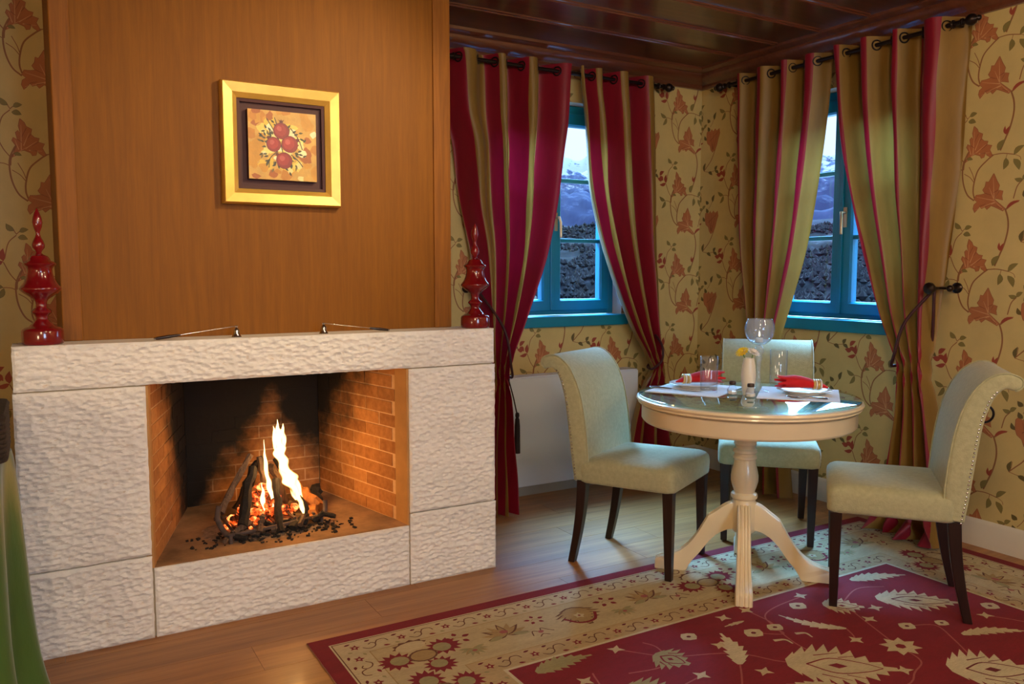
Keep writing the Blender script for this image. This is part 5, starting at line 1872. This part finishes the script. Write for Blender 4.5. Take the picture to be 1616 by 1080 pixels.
flame('thin orange flame between the black logs', (0.80, FYY - 0.02, 0.33), [
    [(0.004, 0, 0.0, 0.003), (-0.002, 0, 0.05, 0.007), (-0.012, 0, 0.10, 0.010), (-0.020, 0, 0.15, 0.009), (-0.024, 0, 0.20, 0.006), (-0.027, 0, 0.25, 0.003), (-0.028, 0, 0.29, 0.0006)],
    [(-0.03, 0.01, -0.01, 0.003), (-0.036, 0.01, 0.03, 0.009), (-0.034, 0.01, 0.07, 0.007), (-0.04, 0.01, 0.11, 0.0006)]], 4)
flame('short flame licking along the dark log under the tall flame', (0.925, FYY - 0.03, 0.29), [
    [(0.0, 0, 0.0, 0.003), (-0.006, 0, 0.03, 0.010), (-0.016, 0, 0.065, 0.011), (-0.03, 0, 0.12, 0.0008)]], 7)

# ------------------------------------------------------------------ rug
RX0, RX1, RY0, RY1 = 0.762, 3.715, 0.45, 2.735
GX0, GX1, GY0, GY1 = 1.272, 3.215, 0.93, 2.212
t = thing('rug', 'large red and cream woven rug with palmettes under the dining table', 'rug', (0, 0, 0))
CRM, TAN, RRED, RRD, SAGE = lin(206, 186, 146), lin(176, 144, 92), lin(136, 18, 34), lin(112, 14, 30), lin(164, 152, 106)
CRM2, BRN, ROSE = lin(214, 198, 162), lin(112, 66, 40), lin(172, 92, 84)
rg = []


def A(p, c):
    rg.append((p, c))


def serr(p0, p1, w, n=7, base=0.25, tipw=0.0, curve=0.0, depth=0.35):
    """serrated palmette or feather outline from base p0 to tip p1"""
    p0, p1 = np.array(p0, float), np.array(p1, float)
    d = p1 - p0
    L = np.linalg.norm(d)
    d = d / L
    nn = np.array((-d[1], d[0]))
    side = []
    for i in range(n * 2 + 1):
        t_ = i / (n * 2)
        env = w / 2 * (base + (1 - base) * math.sin(PI * min(1, t_ * 1.0) ** 0.75)) * (1 - t_ ** 4)
        if i % 2:
            side.append((L * min(1.0, t_ + 0.8 / (n * 2)), env * 1.08))
        else:
            side.append((L * max(0, t_ - 0.2 / (n * 2)), env * (1 - depth)))
    c = lambda s: p0 + d * s + nn * curve * L * math.sin(PI * s / L)
    a = [tuple(c(s) + nn * h) for s, h in side]
    b = [tuple(c(s) - nn * h) for s, h in side]
    return a + [tuple(c(L))] + b[::-1]


def palmette(p0, p1, w, fill=CRM, line=RRED, n=8):
    A(serr(p0, p1, w, n), fill)
    p0, p1 = np.array(p0), np.array(p1)
    d = p1 - p0
    nn = np.array((-d[1], d[0])) / np.linalg.norm(d)
    for s in (-1, 1):
        A(stroke([p0 + d * 0.18, p0 + d * 0.42 + nn * s * w * 0.17, p0 + d * 0.70 + nn * s * w * 0.10, p0 + d * 0.86], 0.007, 0.004), line)
        A(stroke([p0 + d * 0.28 + nn * s * w * 0.22, p0 + d * 0.52 + nn * s * w * 0.32], 0.006, 0.003), line)
        A(stroke([p0 + d * 0.50 + nn * s * w * 0.20, p0 + d * 0.72 + nn * s * w * 0.28], 0.005, 0.002), line)
    c = p0 + d * 0.46
    A([tuple(c + d * 0.09), tuple(c + nn * w * 0.06), tuple(c - d * 0.09), tuple(c - nn * w * 0.06)], line)


def rosette(c, r, n=6, fill=CRM, mid=RRED, sq=1.0, rot=0.0, inner=0.62):
    A([(c[0] + r * (1 if k % 2 == 0 else inner) * math.cos(PI * k / n + rot), c[1] + r * sq * (1 if k % 2 == 0 else inner) * math.sin(PI * k / n + rot)) for k in range(2 * n)], fill)
    if mid:
        A([(c[0] + r * 0.26 * math.cos(2 * PI * k / 6 + rot), c[1] + r * 0.26 * sq * math.sin(2 * PI * k / 6 + rot)) for k in range(6)], mid)


def vine(pts, c=ROSE, w=0.006):
    A(stroke(pts, w, n=5), c)


# bands, from the outside in
A(rect(RX0, RX1, RY0, RY1), RRED)
A(rect(RX0 + 0.058, RX1 - 0.058, RY0 + 0.058, RY1 - 0.058), CRM2)
A(rect(RX0 + 0.064, RX1 - 0.064, RY0 + 0.064, RY1 - 0.064), BRN)
A(rect(RX0 + 0.068, RX1 - 0.068, RY0 + 0.068, RY1 - 0.068), CRM)
A(rect(RX0 + 0.166, RX1 - 0.166, RY0 + 0.166, RY1 - 0.166), TAN)
A(rect(RX0 + 0.170, RX1 - 0.170, RY0 + 0.170, RY1 - 0.170), lin(198, 176, 132))
A(rect(GX0 - 0.105, GX1 + 0.105, GY0 - 0.105, GY1 + 0.105), TAN)
A(rect(GX0 - 0.101, GX1 + 0.101, GY0 - 0.101, GY1 + 0.101), lin(194, 166, 120))
A(rect(GX0 - 0.012, GX1 + 0.012, GY0 - 0.012, GY1 + 0.012), CRM2)
A(rect(GX0, GX1, GY0, GY1), RRED)
rr = random.Random(21)


def guard(p0, p1, inward, width):
    """narrow band of small sprigs, dots and hooked vines"""
    p0, p1 = np.array(p0, float), np.array(p1, float)
    L = np.linalg.norm(p1 - p0)
    d = (p1 - p0) / L
    nn = np.array(inward, float)
    n = int(L / 0.165)
    for k in range(n):
        s = (k + 0.5) * L / n
        c = p0 + d * s
        f = lambda a, b: tuple(c + d * a + nn * b)
        rosette(f(-0.045, 0.0), 0.020, 5, RRED, CRM, inner=0.5)
        A(stroke([f(-0.02, 0.012), f(0.0, 0.028), f(0.022, 0.02), f(0.03, 0.0), f(0.018, -0.012), f(0.005, -0.004)], 0.0045), BRN)
        A(stroke([f(0.03, 0.0), f(0.045, -0.022), f(0.07, -0.02), f(0.078, 0.0)], 0.0045), BRN)
        A(leaf(f(0.0, -0.03), f(0.022, -0.036), 0.012), RRD)
        A(leaf(f(0.05, 0.028), f(0.075, 0.034), 0.012), RRED)
        A(leaf(f(-0.08, 0.026), f(-0.062, 0.034), 0.011), SAGE)
        A(leaf(f(-0.075, -0.028), f(-0.05, -0.034), 0.011), RRD)


g1 = 0.118
guard((RX0 + 0.09, RY1 - g1), (RX1 - 0.09, RY1 - g1), (0, -1), 0.09)
guard((RX0 + g1, RY1 - 0.16), (RX0 + g1, RY0 + 0.16), (1, 0), 0.09)
guard((RX1 - g1, RY1 - 0.16), (RX1 - g1, RY0 + 0.16), (-1, 0), 0.09)
g2 = 0.056
guard((GX0 - 0.08, GY1 + g2), (GX1 + 0.08, GY1 + g2), (0, -1), 0.09)
guard((GX0 - g2, GY1 - 0.02), (GX0 - g2, GY0), (1, 0), 0.09)
guard((GX1 + g2, GY1 - 0.02), (GX1 + g2, GY0), (-1, 0), 0.09)


def big_rose(c, ang, s=0.125):
    """ragged red-edged palmette of the main border"""
    ca, sa = math.cos(ang), math.sin(ang)
    f = lambda a, b: (c[0] + (a * ca - b * sa) * s, c[1] + (a * sa + b * ca) * s)
    for dx, dy, r in ((-0.75, 0.12, 0.55), (0.75, 0.12, 0.55), (0.1, -0.72, 0.50)):
        n = 13
        A([f(dx + r * (1.0 if k % 2 == 0 else 0.66) * math.cos(PI * k / n), dy + r * 0.9 * (1.0 if k % 2 == 0 else 0.66) * math.sin(PI * k / n)) for k in range(2 * n)], RRED)
        A([f(dx * 0.9 + r * 0.48 * math.cos(PI * k / 6), dy * 0.9 + r * 0.46 * math.sin(PI * k / 6)) for k in range(12)], SAGE)
    A([f(0.0 + 0.55 * (1.0 if k % 2 == 0 else 0.8) * math.cos(PI * k / 10), 0.72 + 0.32 * (1.0 if k % 2 == 0 else 0.75) * math.sin(PI * k / 10)) for k in range(20)], BRN)
    A([f(0.0 + 0.46 * math.cos(PI * k / 8), 0.66 + 0.26 * math.sin(PI * k / 8)) for k in range(16)], CRM)
    A([f(0.42 * math.cos(PI * k / 8), 0.34 * math.sin(PI * k / 8)) for k in range(16)], BRN)
    A([f(0.36 * math.cos(PI * k / 8), 0.28 * math.sin(PI * k / 8)) for k in range(16)], TAN)


def tan_flower(c, ang, s=0.1, col=TAN, edge=BRN):
    ca, sa = math.cos(ang), math.sin(ang)
    f = lambda a, b: (c[0] + (a * ca - b * sa) * s, c[1] + (a * sa + b * ca) * s)
    for k in range(9):
        a = PI * (k / 8) * 1.25 - 0.4
        A(leaf(f(0, -0.3), f(math.cos(a) * 0.95, math.sin(a) * 0.8 - 0.1), s * 0.30), col if k % 2 else edge)
        A(leaf(f(0, -0.25), f(math.cos(a) * 0.78, math.sin(a) * 0.66 - 0.1), s * 0.22), col)
    A(leaf(f(-0.2, -0.3), f(-0.9, -0.5), s * 0.3), SAGE)
    A(leaf(f(0.2, -0.3), f(0.9, -0.5), s * 0.3), SAGE)
    A([f(0.18 * math.cos(PI * k / 4), 0.14 * math.sin(PI * k / 4)) for k in range(8)], ROSE)


def dots(c, ang, s=0.05):
    ca, sa = math.cos(ang), math.sin(ang)
    f = lambda a, b: (c[0] + (a * ca - b * sa) * s, c[1] + (a * sa + b * ca) * s)
    for a in range(5):
        q_ = 2 * PI * a / 5 + 0.3
        A(leaf(f(0.45 * math.cos(q_), 0.4 * math.sin(q_)), f(1.1 * math.cos(q_), 0.9 * math.sin(q_)), s * 0.38), RRED)
    A(stroke([f(-0.4, -0.1), f(0, 0.2), f(0.4, -0.1)], 0.004), TAN)


def sprig(c, ang, s=0.05):
    ca, sa = math.cos(ang), math.sin(ang)
    f = lambda a, b: (c[0] + (a * ca - b * sa) * s, c[1] + (a * sa + b * ca) * s)
    A(stroke([f(-0.8, -0.3), f(-0.5, 0.4), f(0.0, 0.1), f(0.3, 0.6), f(0.7, 0.1), f(1.0, -0.2)], 0.0045), BRN)
    A(stroke([f(-0.4, -0.6), f(0.0, -0.3), f(0.4, -0.6)], 0.0045), BRN)
    A(leaf(f(-0.2, 0.0), f(0.3, 0.2), s * 0.4), ROSE)


def main_border(p0, p1, inward, seed):
    p0, p1 = np.array(p0, float), np.array(p1, float)
    L = np.linalg.norm(p1 - p0)
    d = (p1 - p0) / L
    nn = np.array(inward, float)
    ang = math.atan2(-nn[1], -nn[0]) - PI / 2
    n = max(1, round(L / 0.60))
    for k in range(n):
        c = p0 + d * (k + 0.5) * L / n
        f = lambda a, b: tuple(c + d * a * L / n + nn * b)
        if k % 2 == 0:
            big_rose(f(-0.26, 0), ang + 0.15)
        else:
            A(serr(f(-0.27, -0.075), f(-0.27, 0.085), 0.19, 7), BRN)
            A(serr(f(-0.27, -0.068), f(-0.27, 0.076), 0.165, 7), TAN)
            A(stroke([f(-0.38, 0.0), f(-0.33, 0.05), f(-0.27, 0.062), f(-0.21, 0.05), f(-0.16, 0.0)], 0.012), RRED)
            rosette(f(-0.27, 0.0), 0.024, 5, CRM, RRED)
        tan_flower(f(0.24, -0.02), ang, 0.095)
        dots(f(-0.02, -0.055), ang)
        tan_flower(f(0.0, 0.055), ang + PI, 0.055, SAGE, TAN)
        sprig(f(0.42, 0.05), ang, 0.05)
        dots(f(0.47, -0.05), ang, 0.04)


mbw = 0.285
main_border((GX0 - 0.35, RY1 - mbw), (RX1 - 0.2, RY1 - mbw), (0, -1), 1)
main_border((RX0 + mbw, GY1 + 0.12), (RX0 + mbw, RY0 + 0.2), (1, 0), 2)
main_border((RX1 - mbw, GY1 + 0.05), (RX1 - mbw, RY0 + 0.2), (-1, 0), 3)
# the red field
for pts in (((1.781, 2.021), (2.0, 1.93), (2.10, 1.80), (2.233, 1.75)), ((2.175, 2.01), (2.26, 1.95), (2.278, 2.004), (2.32, 2.09), (2.42, 2.13), (2.594, 2.15)), ((2.299, 2.166), (2.30, 2.05), (2.278, 2.004), (2.24, 1.88), (2.233, 1.77)),
            ((2.666, 2.0), (2.60, 1.85), (2.537, 1.70), (2.50, 1.58), (2.41, 1.54)), ((2.705, 1.768), (2.80, 1.72), (2.75, 1.62), (2.65, 1.48)), ((1.781, 2.021), (1.80, 2.10), (1.78, 2.15)), ((1.60, 2.0), (1.70, 1.98), (1.78, 1.99)),
            ((2.41, 1.54), (2.30, 1.50), (2.0, 1.52), (1.80, 1.60)), ((3.048, 1.677), (3.10, 1.60), (3.15, 1.50)), ((2.666, 2.02), (2.85, 2.09), (2.97, 2.05)), ((1.668, 2.156), (1.75, 2.06), (1.781, 2.03)), ((2.494, 1.866), (2.47, 1.82), (2.446, 1.79)),
            ((1.957, 1.863), (1.90, 1.80), (1.80, 1.70)), ((1.45, 1.95), (1.6, 1.85), (1.8, 1.87)), ((1.35, 1.6), (1.6, 1.65), (1.9, 1.6)), ((1.3, 1.9), (1.45, 1.95), (1.5, 2.06))):
    vine(pts)
palmette((2.10, 1.795), (2.38, 1.575), 0.30, CRM, RRED, 9)
palmette((2.835, 1.99), (3.085, 1.79), 0.21, CRM, RRD, 9)
palmette((2.53, 1.50), (2.78, 1.33), 0.28, CRM2, RRD, 9)
palmette((1.755, 2.06), (1.815, 1.945), 0.165, SAGE, RRED, 6)
palmette((2.60, 2.055), (2.72, 1.955), 0.16, CRM, RRED, 7)
palmette((1.52, 1.93), (1.64, 1.78), 0.22, SAGE, RRED, 8)
rosette((2.537, 1.678), 0.075, 8, CRM, RRED, 0.9)
for c, r in (((2.505, 2.094), .040), ((2.278, 2.004), .036), ((2.175, 2.01), .042), ((1.952, 2.104), .036), ((2.705, 1.768), .036), ((2.841, 1.72), .030), ((3.151, 1.718), .040)):
    rosette(c, r, 4, CRM, RRD, 0.85, 0.3, 0.86)
for c in ((1.668, 2.156), (2.173, 2.159), (2.299, 2.166), (2.594, 2.157), (2.749, 1.931), (2.639, 1.876), (2.446, 1.788), (1.99, 1.789), (1.796, 1.873), (2.391, 1.565), (3.048, 1.677), (2.0, 2.0), (1.45, 2.03)):
    rosette(c, 0.034, 4, CRM, None, 0.9, c[0] * 9, 0.42)
A(serr((2.494, 1.866), (2.372, 2.075), 0.055, 8, 0.3, curve=0.10), CRM2)
A(serr((1.957, 1.863), (2.070, 2.070), 0.080, 7, 0.3, curve=-0.06), CRM2)
A(serr((2.813, 1.626), (3.05, 1.515), 0.060, 8, 0.4, curve=0.08), CRM)
A(serr((2.91, 2.165), (3.168, 2.085), 0.085, 8, 0.3, curve=0.06), CRM)
A(serr((1.345, 2.155), (1.575, 2.165), 0.090, 8, 0.3, curve=0.06), SAGE)
A(serr((2.12, 1.62), (1.95, 1.70), 0.05, 6, 0.3), CRM)
A(serr((2.22, 2.10), (2.12, 2.10), 0.022, 4, 0.3), CRM)
for a, b in (((2.19, 1.93), (2.23, 1.88)), ((2.30, 1.93), (2.33, 1.88))):
    A(stroke([a, ((a[0] + b[0]) / 2 + 0.02, (a[1] + b[1]) / 2 + 0.01), b], 0.016, 0.006), CRM)
# further motifs towards the camera
for cx_, cy_ in ((1.5, 1.45), (2.1, 1.25), (2.75, 1.1), (1.7, 1.1), (3.0, 1.3)):
    palmette((cx_, cy_ + 0.1), (cx_ + 0.06, cy_ - 0.12), 0.24, CRM, RRED, 8)
printed('pile', rect(RX0, RX1, RY0, RY1), RRED, rg, M['rug'], t, to3d=lambda x, y: (x, y, RUGZ - 0.0004), cell=0.16)
MB().box(RX0, RX1, RY0, RY1, 0.0003, RUGZ - 0.0008).build('backing', M['linen'], t, 0)
cordm = simple('rug_binding', lin(206, 160, 140), 0.9, 0, 0.1, 60)
MB().tube([(RX0, RY0, 0.0034), (RX1, RY0, 0.0034), (RX1, RY1, 0.0034), (RX0, RY1, 0.0034)], 0.0032, 8, False, True).build('edge_binding', cordm, t, 60)

# ------------------------------------------------------------------ draped side table at the picture's edge
CXT, CYT, RT = -0.372, 2.63, 0.285
t = thing('draped_table', 'side table under a green silk cloth, cut off beside the fireplace', 'table', (CXT, CYT, 0))
n, nz = 120, 40
vs, fs = [], []
for i in range(nz + 1):
    z = 0.805 * (1 - i / nz)
    k = i / nz
    for j in range(n):
        a = 2 * PI * j / n
        r = RT + 0.012 * k + 0.060 * k ** 6 + (0.006 + 0.034 * k ** 0.6) * math.sin(9 * a + 0.7 * math.sin(a * 2) + 0.5 + 0.9 * k) * (0.7 + 0.3 * math.sin(a * 3 + 1))
        vs.append((r * math.cos(a), r * math.sin(a), max(z, 0.004)))
for i in range(nz):
    for j in range(n):
        q2 = (j + 1) % n
        fs.append((i * n + j, i * n + q2, (i + 1) * n + q2, (i + 1) * n + j))
m = MB().add(vs, fs)
fs2 = [tuple(range(n))]
m.f.append(tuple(range(n)))
m.m.append(0)
m.build('cloth', M['silk_green'], t, 60)
MB().lathe([(0.001, 0.77), (RT - 0.012, 0.77), (RT - 0.012, 0.798), (0.001, 0.798)], 40).build('table_board', M['legwood'], t, 30)
MB().tube([(0, 0, 0), (0, 0, 0.77)], 0.03, 12).build('table_post', M['legwood'], t, 30)
t = thing('wicker_box', 'dark woven box standing on the green draped table', 'box', (CXT + 0.055, CYT - 0.02, 0.807), 0.0)
m = MB()
for k in range(9):
    z = 0.006 + 0.0125 * k
    pts = [(x * 1.0, y * 1.0, z) for x, y, _z in rrect(0.225, 0.16, 0.03, 0)]
    MB().tube(pts, 0.0075, 8, False, True).build('woven_band', M['wicker'], t, 180)
MB().loft([rrect(0.22, 0.155, 0.028, 0.001), rrect(0.22, 0.155, 0.028, 0.108)]).build('body', M['wicker'], t, 30)
MB().loft([rrect(0.232, 0.167, 0.03, 0.112), rrect(0.234, 0.169, 0.03, 0.118), rrect(0.228, 0.163, 0.03, 0.128), rrect(0.19, 0.13, 0.03, 0.134)]).build('lid', M['wicker'], t, 30)
